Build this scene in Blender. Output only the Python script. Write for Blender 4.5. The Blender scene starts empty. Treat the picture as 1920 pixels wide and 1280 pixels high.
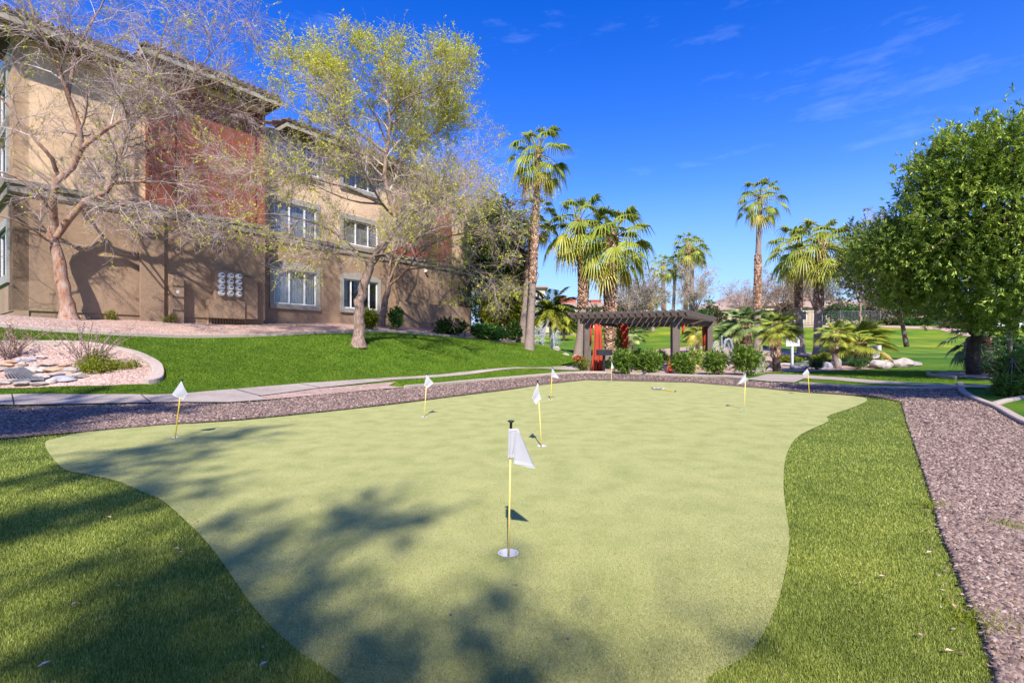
import bpy, bmesh, math, random
import numpy as np
from mathutils import Vector

# ------------------------------------------------------------------ camera, sky, sun
F = 900.0; CX = 960.0; HY = 650.0; CZ = 1.2          # photo pixels (1920 wide), eye height in metres
sc = bpy.context.scene
COL = sc.collection
cam_d = bpy.data.cameras.new('camera'); cam = bpy.data.objects.new('camera', cam_d); COL.objects.link(cam)
cam.location = (0, 0, CZ); cam.rotation_euler = (math.radians(90), 0, 0)
cam_d.sensor_width = 36.0; cam_d.lens = 36.0 * F / 1920.0
cam_d.shift_y = (HY - 640.0) / 1920.0
cam_d.clip_end = 6000.0; cam_d.clip_start = 0.05
sc.camera = cam

SUN_EL = 43.5; SUN_AZ = 2.0     # azimuth the shadows lean towards -X
w = bpy.data.worlds.new("World"); sc.world = w; w.use_nodes = True
nt = w.node_tree; nt.nodes.clear()
wo = nt.nodes.new('ShaderNodeOutputWorld'); bg = nt.nodes.new('ShaderNodeBackground')
sky = nt.nodes.new('ShaderNodeTexSky'); sky.sky_type = 'NISHITA'; sky.sun_disc = False
sky.sun_elevation = math.radians(SUN_EL); sky.sun_rotation = math.radians(180 - SUN_AZ)
sky.air_density = 1.15; sky.dust_density = 0.25; sky.ozone_density = 3.5
hsv = nt.nodes.new('ShaderNodeHueSaturation'); hsv.inputs['Saturation'].default_value = 1.42; hsv.inputs['Value'].default_value = 1.0
hsv.inputs['Hue'].default_value = 0.528
tc = nt.nodes.new('ShaderNodeTexCoord')
mp = nt.nodes.new('ShaderNodeMapping'); mp.inputs['Scale'].default_value = (1.6, 1.6, 7.0); mp.inputs['Rotation'].default_value = (0.0, 0.35, 0.3)
cn = nt.nodes.new('ShaderNodeTexNoise'); cn.inputs['Scale'].default_value = 2.1; cn.inputs['Detail'].default_value = 9; cn.inputs['Roughness'].default_value = 0.62
cr = nt.nodes.new('ShaderNodeValToRGB'); cr.color_ramp.elements[0].position = 0.56; cr.color_ramp.elements[1].position = 0.90
cr.color_ramp.elements[0].color = (0, 0, 0, 1); cr.color_ramp.elements[1].color = (0.30, 0.30, 0.30, 1)
sep = nt.nodes.new('ShaderNodeSeparateXYZ')
lo = nt.nodes.new('ShaderNodeMapRange'); lo.inputs['From Min'].default_value = 0.0; lo.inputs['From Max'].default_value = 0.30; lo.inputs['To Min'].default_value = 0.92; lo.inputs['To Max'].default_value = 0.0
add = nt.nodes.new('ShaderNodeMath'); add.operation = 'ADD'; add.use_clamp = True
mx = nt.nodes.new('ShaderNodeMix'); mx.data_type = 'RGBA'; mx.inputs[7].default_value = (0.95, 1.75, 3.7, 1)
L = nt.links.new
L(sky.outputs[0], hsv.inputs['Color']); L(tc.outputs['Generated'], mp.inputs[0]); L(mp.outputs[0], cn.inputs['Vector'])
L(cn.outputs[0], cr.inputs[0]); L(tc.outputs['Generated'], sep.inputs[0]); L(sep.outputs[2], lo.inputs[0])
mc = nt.nodes.new('ShaderNodeMix'); mc.data_type = 'RGBA'; mc.inputs[7].default_value = (3.4, 4.2, 6.4, 1)
L(lo.outputs[0], mx.inputs[0]); L(cr.outputs[0], mc.inputs[0])
L(hsv.outputs[0], mx.inputs[6]); L(mx.outputs[2], mc.inputs[6]); L(mc.outputs[2], bg.inputs[0]); L(bg.outputs[0], wo.inputs[0])
bg.inputs[1].default_value = 0.15
sd = bpy.data.lights.new('sun', 'SUN'); so = bpy.data.objects.new('sun', sd); COL.objects.link(so)
sd.energy = 4.4; sd.angle = math.radians(0.9); sd.color = (1.0, 0.94, 0.86)
_az = math.radians(SUN_AZ); _el = math.radians(SUN_EL)
so.rotation_euler = Vector((-math.sin(_az) * math.cos(_el), math.cos(_az) * math.cos(_el), -math.sin(_el))).to_track_quat('-Z', 'Y').to_euler()
sc.view_settings.view_transform = 'Standard'; sc.view_settings.look = 'None'
sc.view_settings.exposure = 0.82; sc.view_settings.gamma = 1.0; sc.view_settings.use_curve_mapping = False
sc.cycles.max_bounces = 6; sc.cycles.transparent_max_bounces = 10

# ------------------------------------------------------------------ materials
def ramp(nt, stops):
    r = nt.nodes.new('ShaderNodeValToRGB'); e = r.color_ramp.elements
    while len(e) < len(stops): e.new(0.5)
    for i, (p, c) in enumerate(stops):
        e[i].position = p; e[i].color = (c[0], c[1], c[2], 1)
    return r
def mat(name, stops, scale=4.0, detail=6.0, rough=0.9, spec=0.2, bump=0.0, bscale=None, attr=None, translucent=0.0,
        mscale=(1, 1, 1), second=None, amix=0.5, vor=None, metallic=0.0, wave=None):
    """procedural material. stops drive colour from noise (world position) or from the mesh attribute 'v'."""
    m = bpy.data.materials.new(name); m.use_nodes = True; nt = m.node_tree; N = nt.nodes; L = nt.links.new
    p = N['Principled BSDF']; p.inputs['Roughness'].default_value = rough; p.inputs['Specular IOR Level'].default_value = spec
    p.inputs['Metallic'].default_value = metallic
    g = N.new('ShaderNodeNewGeometry'); mpn = N.new('ShaderNodeMapping'); mpn.inputs['Scale'].default_value = mscale
    L(g.outputs['Position'], mpn.inputs[0])
    nz = N.new('ShaderNodeTexNoise'); nz.inputs['Scale'].default_value = scale; nz.inputs['Detail'].default_value = detail; nz.inputs['Roughness'].default_value = 0.62
    L(mpn.outputs[0], nz.inputs['Vector'])
    fac = nz.outputs[0]
    if vor:
        v = N.new('ShaderNodeTexVoronoi'); v.inputs['Scale'].default_value = vor; L(mpn.outputs[0], v.inputs['Vector'])
        sv = N.new('ShaderNodeSeparateColor'); L(v.outputs['Color'], sv.inputs[0]); fac = sv.outputs[0]
    if attr:
        a = N.new('ShaderNodeAttribute'); a.attribute_name = 'v'
        mr = N.new('ShaderNodeMix'); mr.data_type = 'FLOAT'; mr.inputs[0].default_value = attr
        L(fac, mr.inputs[2]); L(a.outputs['Fac'], mr.inputs[3]); fac = mr.outputs[0]
    r = ramp(nt, stops); L(fac, r.inputs[0]); col = r.outputs[0]
    if second:   # (scale, stops) multiplied on top: broad patches
        n2 = N.new('ShaderNodeTexNoise'); n2.inputs['Scale'].default_value = second[0]; n2.inputs['Detail'].default_value = 4; L(mpn.outputs[0], n2.inputs['Vector'])
        r2 = ramp(nt, second[1]); L(n2.outputs[0], r2.inputs[0])
        mm = N.new('ShaderNodeMix'); mm.data_type = 'RGBA'; mm.blend_type = 'MULTIPLY'; mm.inputs[0].default_value = 1.0
        L(col, mm.inputs[6]); L(r2.outputs[0], mm.inputs[7]); col = mm.outputs[2]
    L(col, p.inputs['Base Color'])
    if bump:
        bn = N.new('ShaderNodeBump'); bn.inputs['Strength'].default_value = 1.0; bn.inputs['Distance'].default_value = bump
        if vor:
            v2 = N.new('ShaderNodeTexVoronoi'); v2.inputs['Scale'].default_value = vor; L(mpn.outputs[0], v2.inputs['Vector'])
            inv = N.new('ShaderNodeMath'); inv.operation = 'SUBTRACT'; inv.inputs[0].default_value = 1.0; L(v2.outputs['Distance'], inv.inputs[1]); L(inv.outputs[0], bn.inputs['Height'])
        else:
            b = N.new('ShaderNodeTexNoise'); b.inputs['Scale'].default_value = bscale or scale; b.inputs['Detail'].default_value = 5; L(mpn.outputs[0], b.inputs['Vector']); L(b.outputs[0], bn.inputs['Height'])
        L(bn.outputs[0], p.inputs['Normal'])
    if translucent:
        t = N.new('ShaderNodeBsdfTranslucent'); L(col, t.inputs[0]); ms = N.new('ShaderNodeMixShader'); ms.inputs[0].default_value = translucent
        L(p.outputs[0], ms.inputs[1]); L(t.outputs[0], ms.inputs[2]); L(ms.outputs[0], N['Material Output'].inputs[0])
    return m

def k(r, g, b): return (r, g, b)
MAT = {}
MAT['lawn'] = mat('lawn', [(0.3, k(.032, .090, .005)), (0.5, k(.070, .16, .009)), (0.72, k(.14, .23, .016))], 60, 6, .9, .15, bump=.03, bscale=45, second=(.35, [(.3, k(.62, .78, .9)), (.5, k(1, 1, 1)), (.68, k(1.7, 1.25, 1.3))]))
MAT['greenblade'] = mat('greenblade', [(0.0, k(.13, .135, .035)), (0.4, k(.32, .32, .10)), (0.75, k(.54, .52, .20)), (1.0, k(.76, .72, .36))], 3, 3, .7, .15, attr=.8, translucent=.2)
MAT['green'] = mat('green', [(0.28, k(.265, .268, .09)), (0.5, k(.39, .392, .148)), (0.75, k(.50, .49, .205))], 150, 5, .95, .1, bump=.004, bscale=260, mscale=(1, 1, 1), second=(3.2, [(.3, k(.80, .84, .78)), (.5, k(.97, .97, .97)), (.7, k(1.10, 1.07, 1.10))]))
MAT['fringe'] = mat('fringe', [(0.3, k(.06, .09, .012)), (0.7, k(.16, .21, .04))], 90, 5, .95, .1, bump=.02, bscale=80)
MAT['blade'] = mat('blade', [(0.0, k(.04, .06, .006)), (0.3, k(.17, .225, .03)), (0.65, k(.44, .49, .09)), (1.0, k(.86, .84, .36))], 8, 4, .6, .3, attr=.85, translucent=.25, second=(1.7, [(.3, k(.72, .76, .75)), (.5, k(.98, .98, .98)), (.68, k(1.18, 1.12, 1.15))]))
MAT['lawnblade'] = mat('lawnblade', [(0.0, k(.025, .055, .004)), (0.4, k(.095, .19, .010)), (0.7, k(.21, .31, .022)), (1.0, k(.48, .46, .09))], 1.1, 5, .6, .3, attr=.5, translucent=.25)
MAT['gravel'] = mat('gravel', [(0.0, k(.04, .024, .02)), (0.4, k(.155, .10, .08)), (0.75, k(.27, .185, .148)), (1.0, k(.45, .33, .26))], 4, 4, .95, .15, bump=.03, vor=38)
MAT['stone_chip'] = mat('stone_chip', [(0.0, k(.03, .02, .018)), (0.25, k(.105, .068, .057)), (0.55, k(.235, .162, .13)), (0.8, k(.36, .26, .205)), (0.95, k(.60, .47, .37)), (1.0, k(.58, .32, .12))], 30, 4, .9, .25, attr=.85)
MAT['pinkgravel'] = mat('pinkgravel', [(0.0, k(.26, .165, .125)), (0.5, k(.46, .32, .255)), (1.0, k(.66, .50, .42))], 4, 4, .95, .1, bump=.015, vor=30, second=(1.2, [(.35, k(.86, .84, .82)), (.7, k(1.08, 1.05, 1.05))]))
MAT['concrete'] = mat('concrete', [(0.3, k(.34, .28, .235)), (0.7, k(.45, .38, .325))], 9, 8, .9, .2, bump=.004, bscale=60, second=(.9, [(.35, k(.85, .84, .84)), (.7, k(1.05, 1.05, 1.05))]))
MAT['kerb'] = mat('kerb', [(0.3, k(.36, .285, .23)), (0.7, k(.49, .40, .33))], 14, 8, .9, .2, bump=.006, bscale=50)
MAT['brown'] = mat('brown', [(0.3, k(.315, .215, .14)), (0.7, k(.38, .265, .178))], 7, 8, .95, .1, bump=.012, bscale=28, second=(.7, [(.3, k(.82, .82, .83)), (.7, k(1.08, 1.06, 1.05))]))
MAT['cream'] = mat('cream', [(0.3, k(.70, .495, .315)), (0.7, k(.79, .58, .38))], 7, 8, .95, .1, bump=.012, bscale=28, second=(.7, [(.3, k(.86, .86, .87)), (.7, k(1.06, 1.05, 1.04))]))
MAT['red'] = mat('red', [(0.3, k(.27, .078, .052)), (0.7, k(.34, .10, .066))], 7, 8, .95, .1, bump=.012, bscale=28, second=(.8, [(.3, k(.88, .9, .92)), (.7, k(1.06, 1.05, 1.04))]))
MAT['trim'] = mat('trim', [(0.3, k(.22, .19, .15)), (0.7, k(.32, .28, .225))], 9, 8, .9, .1, bump=.008, bscale=30)
MAT['windowtrim'] = mat('windowtrim', [(0.3, k(.29, .27, .235)), (0.7, k(.39, .365, .32))], 9, 8, .9, .1, bump=.006, bscale=30)
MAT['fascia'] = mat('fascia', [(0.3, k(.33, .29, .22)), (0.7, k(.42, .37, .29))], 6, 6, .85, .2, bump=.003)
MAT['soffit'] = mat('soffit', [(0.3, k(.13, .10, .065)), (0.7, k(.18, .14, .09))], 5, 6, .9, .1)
MAT['tile'] = mat('tile', [(0.3, k(.10, .065, .055)), (0.7, k(.22, .15, .125))], 3, 6, .9, .1, bump=.01)
MAT['farroof'] = mat('farroof', [(0.3, k(.30, .20, .16)), (0.7, k(.42, .30, .24))], 2, 6, .9, .1, bump=.03)
MAT['farwall'] = mat('farwall', [(0.3, k(.50, .38, .26)), (0.7, k(.62, .49, .35))], 2, 6, .9, .1)
MAT['brickred'] = mat('brickred', [(0.3, k(.36, .11, .07)), (0.7, k(.48, .17, .11))], 2, 6, .9, .1)
MAT['whiteframe'] = mat('whiteframe', [(0.3, k(.74, .74, .74)), (0.7, k(.82, .82, .82))], 6, 3, .45, .4)
MAT['blind'] = mat('blind', [(0.3, k(.66, .56, .46)), (0.7, k(.82, .72, .61))], 3, 3, .9, .1)
MAT['dark'] = mat('dark', [(0.3, k(.02, .018, .02)), (0.7, k(.035, .03, .03))], 3, 3, .8, .2)
MAT['metal'] = mat('metal', [(0.3, k(.10, .10, .11)), (0.7, k(.2, .2, .21))], 12, 3, .4, .5)
MAT['blackplastic'] = mat('blackplastic', [(0.3, k(.012, .012, .015)), (0.7, k(.025, .025, .03))], 12, 3, .4, .5)
MAT['pergola'] = mat('pergola', [(0.3, k(.105, .080, .066)), (0.7, k(.165, .130, .108))], 6, 8, .8, .2, bump=.004, mscale=(3, 3, .4))
MAT['curtain'] = mat('curtain', [(0.3, k(.46, .075, .04)), (0.7, k(.56, .10, .055))], 5, 4, .85, .2, translucent=.2)
MAT['yellow'] = mat('yellow', [(0.3, k(.80, .52, .02)), (0.7, k(.86, .60, .05))], 5, 4, .45, .4)
MAT['paleyellow'] = mat('paleyellow', [(0.3, k(.80, .60, .17)), (0.7, k(.86, .66, .22))], 5, 4, .45, .4)
MAT['cloth'] = mat('cloth', [(0.3, k(.50, .49, .50)), (0.7, k(.56, .55, .56))], 6, 4, .9, .1, translucent=.25)
MAT['white'] = mat('white', [(0.3, k(.62, .62, .61)), (0.7, k(.70, .70, .69))], 6, 4, .5, .3)
MAT['bark'] = mat('bark', [(0.25, k(.11, .075, .058)), (0.5, k(.27, .18, .135)), (0.75, k(.46, .36, .30))], 5, 8, .9, .1, bump=.02, bscale=12, mscale=(2.5, 2.5, .8))
MAT['orangebark'] = mat('orangebark', [(0.3, k(.12, .075, .055)), (0.46, k(.36, .19, .12)), (0.6, k(.36, .27, .22)), (0.8, k(.52, .44, .40))], 3.5, 8, .9, .1, bump=.02, bscale=12, mscale=(2.5, 2.5, .7))
MAT['twig'] = mat('twig', [(0.0, k(.12, .075, .065)), (0.35, k(.33, .23, .20)), (0.7, k(.62, .50, .46)), (1.0, k(.85, .75, .70))], 4, 4, .85, .1, attr=.8)
MAT['darkbark'] = mat('darkbark', [(0.3, k(.045, .032, .026)), (0.7, k(.11, .08, .065))], 6, 8, .9, .1, bump=.02, bscale=12)
MAT['springleaf'] = mat('springleaf', [(0.0, k(.40, .44, .015)), (0.5, k(.62, .64, .03)), (1.0, k(.78, .76, .07))], 4, 4, .55, .3, attr=.85, translucent=.4)
MAT['oleander'] = mat('oleander', [(0.0, k(.05, .11, .015)), (0.4, k(.14, .25, .03)), (0.75, k(.29, .38, .055)), (1.0, k(.48, .50, .12))], 4, 4, .42, .45, attr=.85, translucent=.25)
MAT['treeleaf'] = mat('treeleaf', [(0.0, k(.035, .07, .012)), (0.3, k(.16, .25, .035)), (0.6, k(.42, .53, .08)), (1.0, k(.80, .80, .25))], 4, 4, .38, .45, attr=.85, translucent=.25)
MAT['olive'] = mat('olive', [(0.0, k(.06, .075, .025)), (0.5, k(.14, .15, .05)), (1.0, k(.27, .26, .10))], 4, 4, .6, .3, attr=.85, translucent=.25)
MAT['darkleaf'] = mat('darkleaf', [(0.0, k(.012, .045, .010)), (0.5, k(.05, .12, .02)), (1.0, k(.16, .24, .04))], 4, 4, .5, .35, attr=.85, translucent=.2)
MAT['yellowleaf'] = mat('yellowleaf', [(0.0, k(.12, .17, .012)), (0.5, k(.26, .30, .02)), (1.0, k(.42, .42, .05))], 4, 4, .5, .3, attr=.85, translucent=.35)
MAT['shrubleaf'] = mat('shrubleaf', [(0.0, k(.03, .10, .02)), (0.5, k(.07, .19, .035)), (1.0, k(.15, .30, .06))], 4, 4, .5, .35, attr=.85, translucent=.25)
MAT['drybrush'] = mat('drybrush', [(0.0, k(.22, .13, .08)), (0.5, k(.40, .27, .15)), (1.0, k(.60, .42, .24))], 4, 4, .8, .1, attr=.85, translucent=.2)
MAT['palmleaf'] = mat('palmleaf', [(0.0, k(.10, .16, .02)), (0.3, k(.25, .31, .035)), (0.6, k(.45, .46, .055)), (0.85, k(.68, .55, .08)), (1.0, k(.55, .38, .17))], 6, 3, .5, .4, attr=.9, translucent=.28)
MAT['bluepalm'] = mat('bluepalm', [(0.0, k(.09, .16, .04)), (0.5, k(.24, .33, .09)), (1.0, k(.44, .48, .16))], 6, 3, .5, .4, attr=.9, translucent=.2)
MAT['palmbark'] = mat('palmbark', [(0.3, k(.22, .16, .125)), (0.7, k(.36, .28, .235))], 8, 6, .95, .1, bump=.02, bscale=18, mscale=(1, 1, 3))
MAT['boot'] = mat('boot', [(0.0, k(.07, .035, .022)), (0.5, k(.30, .175, .11)), (1.0, k(.62, .46, .34))], 8, 5, .9, .1, attr=.8)
MAT['rock'] = mat('rock', [(0.25, k(.26, .21, .19)), (0.5, k(.44, .37, .33)), (0.8, k(.62, .54, .48))], 3, 8, .9, .1, bump=.03, bscale=7)
MAT['palerock'] = mat('palerock', [(0.25, k(.24, .20, .17)), (0.5, k(.38, .325, .28)), (0.8, k(.55, .48, .42))], 4, 8, .9, .1, bump=.02, bscale=9)
MAT['tanrock'] = mat('tanrock', [(0.25, k(.36, .22, .13)), (0.5, k(.48, .32, .20)), (0.8, k(.60, .44, .30))], 4, 8, .9, .1, bump=.02, bscale=9)
MAT['bluerock'] = mat('bluerock', [(0.25, k(.24, .24, .27)), (0.5, k(.34, .33, .36)), (0.8, k(.45, .43, .45))], 4, 8, .9, .1, bump=.02, bscale=9)
MAT['droplet'] = mat('droplet', [(0.3, k(.80, .84, .92)), (0.7, k(.92, .94, .98))], 6, 4, .3, .5, translucent=.4)
MAT['pond'] = mat('pond', [(0.3, k(.16, .24, .20)), (0.7, k(.26, .34, .28))], 2, 4, .15, .5, bump=.004)
MAT['blue'] = mat('blue', [(0.3, k(.02, .04, .30)), (0.7, k(.04, .07, .42))], 3, 3, .4, .4)
MAT['fallen'] = mat('fallen', [(0.3, k(.50, .30, .20)), (0.7, k(.66, .48, .38))], 40, 3, .8, .2)

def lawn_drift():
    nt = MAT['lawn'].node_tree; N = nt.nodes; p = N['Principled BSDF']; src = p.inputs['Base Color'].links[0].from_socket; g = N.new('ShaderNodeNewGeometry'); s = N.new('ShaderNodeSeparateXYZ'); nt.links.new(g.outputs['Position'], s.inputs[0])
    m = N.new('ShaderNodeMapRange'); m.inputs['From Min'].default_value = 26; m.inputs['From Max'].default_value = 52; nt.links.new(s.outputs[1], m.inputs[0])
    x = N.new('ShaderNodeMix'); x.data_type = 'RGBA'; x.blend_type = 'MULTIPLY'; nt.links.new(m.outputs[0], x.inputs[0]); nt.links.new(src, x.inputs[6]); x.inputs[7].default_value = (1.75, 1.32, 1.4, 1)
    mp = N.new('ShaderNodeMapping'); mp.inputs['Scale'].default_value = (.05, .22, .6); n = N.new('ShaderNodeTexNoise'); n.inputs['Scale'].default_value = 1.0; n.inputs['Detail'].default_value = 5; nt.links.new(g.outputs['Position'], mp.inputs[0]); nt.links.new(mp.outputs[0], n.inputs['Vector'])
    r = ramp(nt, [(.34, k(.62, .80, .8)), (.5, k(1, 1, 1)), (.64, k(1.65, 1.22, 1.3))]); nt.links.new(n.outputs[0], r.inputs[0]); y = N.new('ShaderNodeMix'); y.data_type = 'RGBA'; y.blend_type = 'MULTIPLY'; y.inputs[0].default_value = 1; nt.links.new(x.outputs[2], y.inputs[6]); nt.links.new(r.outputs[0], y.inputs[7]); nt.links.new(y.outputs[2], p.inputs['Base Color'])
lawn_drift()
def glass_mat():
    m = bpy.data.materials.new('glass'); m.use_nodes = True; nt = m.node_tree; N = nt.nodes; L = nt.links.new
    N.remove(N['Principled BSDF'])
    t = N.new('ShaderNodeBsdfTransparent'); t.inputs[0].default_value = (.72, .76, .8, 1)
    g = N.new('ShaderNodeBsdfGlossy'); g.inputs['Roughness'].default_value = .03; g.inputs[0].default_value = (.9, .92, .95, 1)
    fr = N.new('ShaderNodeValue'); fr.outputs[0].default_value = .08
    ms = N.new('ShaderNodeMixShader'); L(fr.outputs[0], ms.inputs[0]); L(t.outputs[0], ms.inputs[1]); L(g.outputs[0], ms.inputs[2]); L(ms.outputs[0], N['Material Output'].inputs[0])
    return m
MAT['glass'] = glass_mat()

# ------------------------------------------------------------------ object helpers
def tag(o, label=None, cat=None, group=None, kind=None):
    if label: o['label'] = label
    if cat: o['category'] = cat
    if group: o['group'] = group
    if kind: o['kind'] = kind
    return o
def empty(name, loc, label, cat, group=None):
    o = bpy.data.objects.new(name, None); COL.objects.link(o); o.location = loc; o.empty_display_size = .2
    return tag(o, label, cat, group)
def link(name, me, m, parent=None, smooth=False):
    if m is not None: me.materials.append(MAT[m] if isinstance(m, str) else m)
    o = bpy.data.objects.new(name, me); COL.objects.link(o)
    if parent is not None:
        o.parent = parent
        me.transform(__import__('mathutils').Matrix.Translation(-Vector(world_of(parent))))
    if smooth:
        me.polygons.foreach_set('use_smooth', [True] * len(me.polygons))
    return o
def world_of(o):
    v = Vector(o.location)
    while o.parent is not None:
        o = o.parent; v = v + Vector(o.location)
    return v
def npmesh(name, V, T, m, parent=None, smooth=False, var=None):
    """V (n,3) world verts, T (k,3|4) faces -> linked object"""
    V = np.asarray(V, dtype=np.float32); T = np.asarray(T, dtype=np.int32)
    me = bpy.data.meshes.new(name); me.vertices.add(len(V))
    if parent is not None: V = V - np.array(world_of(parent), dtype=np.float32)
    me.vertices.foreach_set('co', V.ravel()); n = T.shape[1]
    me.loops.add(T.size); me.loops.foreach_set('vertex_index', T.ravel())
    me.polygons.add(len(T)); me.polygons.foreach_set('loop_start', np.arange(0, T.size, n, dtype=np.int32))
    if smooth: me.polygons.foreach_set('use_smooth', np.ones(len(T), dtype=bool))
    if var is not None:
        a = me.attributes.new('v', 'FLOAT', 'POINT'); a.data.foreach_set('value', np.asarray(var, dtype=np.float32))
    me.update(calc_edges=True); me.validate()
    me.materials.append(MAT[m])
    o = bpy.data.objects.new(name, me); COL.objects.link(o)
    if parent is not None: o.parent = parent
    return o
class MB:
    """collects polygons for one mesh"""
    def __init__(s): s.v = []; s.f = []; s.a = []
    def add(s, vs, fs, a=.5):
        b = len(s.v); s.v += [tuple(v) for v in vs]; s.f += [tuple(i + b for i in f) for f in fs]; s.a += [a] * len(vs)
    def hexa(s, c, a=.5):   # 8 corners: bottom 4 ccw, top 4 ccw
        s.add(c, [(3, 2, 1, 0), (4, 5, 6, 7), (0, 1, 5, 4), (1, 2, 6, 5), (2, 3, 7, 6), (3, 0, 4, 7)], a)
    def box(s, x0, x1, y0, y1, z0, z1, a=.5):
        s.hexa([(x0, y0, z0), (x1, y0, z0), (x1, y1, z0), (x0, y1, z0), (x0, y0, z1), (x1, y0, z1), (x1, y1, z1), (x0, y1, z1)], a)
    def bar(s, p, q, w, h, up=(0, 0, 1), a=.5):  # rectangular bar p->q
        p = Vector(p); q = Vector(q); d = (q - p).normalized(); sd = d.cross(Vector(up))
        if sd.length < 1e-4: sd = d.cross(Vector((1, 0, 0)))
        sd.normalize(); u = sd.cross(d).normalized(); c = []
        for base in (p, q):
            for (i, j) in ((-1, -1), (1, -1), (1, 1), (-1, 1)): c.append(base + sd * (w / 2 * i) + u * (h / 2 * j))
        s.add(c, [(0, 3, 2, 1), (4, 5, 6, 7), (0, 1, 5, 4), (1, 2, 6, 5), (2, 3, 7, 6), (3, 0, 4, 7)], a)
    def tube(s, pts, rad, n=8, a=.5, cap=True):
        pts = [Vector(p) for p in pts]; rad = rad if hasattr(rad, '__len__') else [rad] * len(pts); b = len(s.v); prev = None
        for i, p in enumerate(pts):
            d = (pts[min(i + 1, len(pts) - 1)] - pts[max(i - 1, 0)]).normalized()
            x = d.cross(Vector((0, 0, 1))) if abs(d.z) < .95 else d.cross(Vector((0, 1, 0)))
            x.normalize(); y = d.cross(x)
            for j in range(n):
                t = 2 * math.pi * j / n; s.v.append(tuple(p + (x * math.cos(t) + y * math.sin(t)) * rad[i])); s.a.append(a)
        for i in range(len(pts) - 1):
            for j in range(n):
                s.f.append((b + i * n + j, b + i * n + (j + 1) % n, b + (i + 1) * n + (j + 1) % n, b + (i + 1) * n + j))
        if cap: s.f.append(tuple(b + j for j in range(n))[::-1]); s.f.append(tuple(b + (len(pts) - 1) * n + j for j in range(n)))
    def build(s, name, m, parent=None, smooth=False, bevel=0):
        me = bpy.data.meshes.new(name); off = world_of(parent) if parent is not None else Vector((0, 0, 0))
        me.from_pydata([(v[0] - off.x, v[1] - off.y, v[2] - off.z) for v in s.v], [], s.f); me.update()
        a = me.attributes.new('v', 'FLOAT', 'POINT'); a.data.foreach_set('value', np.array(s.a, dtype=np.float32))
        if smooth: me.polygons.foreach_set('use_smooth', np.ones(len(me.polygons), dtype=bool))
        me.materials.append(MAT[m]); o = bpy.data.objects.new(name, me); COL.objects.link(o)
        if parent is not None: o.parent = parent
        if bevel:
            bv = o.modifiers.new('bevel', 'BEVEL'); bv.width = bevel; bv.segments = 2; bv.limit_method = 'ANGLE'
        return o
def R(px, py, Y): return np.array([(px - CX) / F * Y, Y, CZ - (py - HY) / F * Y])

# ------------------------------------------------------------------ terrain (thin-plate spline through surveyed spots)
O_W = np.array([-16.2, 18.5]); U_W = np.array([.609, .793]); N_W = np.array([.793, -.609])
_cp = []
def cpx(px, py, Y): p = R(px, py, Y); _cp.append((p[0], p[1], p[2]))
def cph(X, Y, h): _cp.append((X, Y, h))
for a in [(25, 598, 16.8), (285, 602, 20.0), (497, 608, 23.7), (700, 609, 28.8), (860, 618, 34.5),
          (0, 612, 14), (130, 622, 15), (330, 632, 17.3), (520, 629, 20.5), (640, 624, 22.5), (700, 621, 24), (820, 629, 27), (900, 634, 29.5), (975, 642, 31),
          (672, 645, 19.5), (0, 741, 10.9), (150, 741, 10.9), (300, 742, 10.9), (440, 731, 12.4), (560, 720, 14.5), (700, 712, 16.5), (860, 700, 20), (1040, 688, 25),
          (0, 668, 13.1), (150, 680, 12.9), (297, 690, 12.9), (450, 685, 15.2), (700, 670, 19.2), (900, 662, 23.5), (1010, 664, 26.5), (1070, 668, 29),
          (1035, 658, 38), (1080, 660, 36), (1000, 630, 60), (1080, 628, 60), (940, 630, 60),
          (1533, 672, 33), (1610, 676, 29), (1680, 688, 26), (1600, 650, 46), (1600, 613, 66), (1440, 612, 68), (1740, 612, 64), (1820, 640, 50),
          (1200, 614, 66), (1200, 650, 43), (1330, 612, 66), (1330, 655, 38), (1900, 655, 45), (1500, 678, 31)]: cpx(*a)
for a in [(-150, 600, 12.6), (-150, 590, 15.5), (-150, 668, 12.6), (-150, 741, 10.9), (-300, 741, 10.9), (-300, 600, 12.0)]: cpx(*a)
for X in (-9, -6, -3, 0, 3, 6, 9, 12):
    for Y in (-4, 0, 3, 6, 9, 13, 17, 20):
        if X < -3 and Y > 9: continue
        if X < 0 and Y > 13: continue
        cph(X, Y, 0)
for a in [(-14, 0, .05), (-14, 6, .05), (-11.5, 9.6, .05), (16, 0, .05), (16, 6, .05), (16, 12, .05), (16, 18, .05), (21, 20, .1), (24, 10, .1), (24, 25, .3), (8, 24, .02), (12, 24, .02), (4, 22.5, .02),
          (-30, -20, 0), (0, -20, 0), (30, -20, 0), (-40, 0, .5), (-30, 12, 2.0), (-26, 24, 2.3), (-18, 30, 2.4), (-10, 36, 2.5), (-20, 60, 2.8), (-40, 60, 2.8), (-40, 90, 3.5), (45, 0, .3), (45, 30, .8), (50, 60, 2.6),
          (-40, 130, 4.5), (0, 82, 4.2), (0, 100, 4.6), (20, 82, 4.4), (40, 82, 4.5), (60, 90, 4.5), (80, 60, 4), (80, 110, 4.5), (40, 130, 4.6), (0, 140, 4.6), (100, 20, 2), (-90, 20, 2), (-90, 110, 4), (100, 140, 4.6), (-80, -40, 0), (80, -40, 0), (7, 34, .35), (10, 30, .1), (14, 30, .15)]: cph(*a)
_C = np.array(_cp)
def _U(r2): return np.where(r2 < 1e-9, 0, r2 * np.log(np.maximum(r2, 1e-12)) * .5)
_d2 = ((_C[:, None, :2] - _C[None, :, :2]) ** 2).sum(-1); _n = len(_C)
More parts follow.
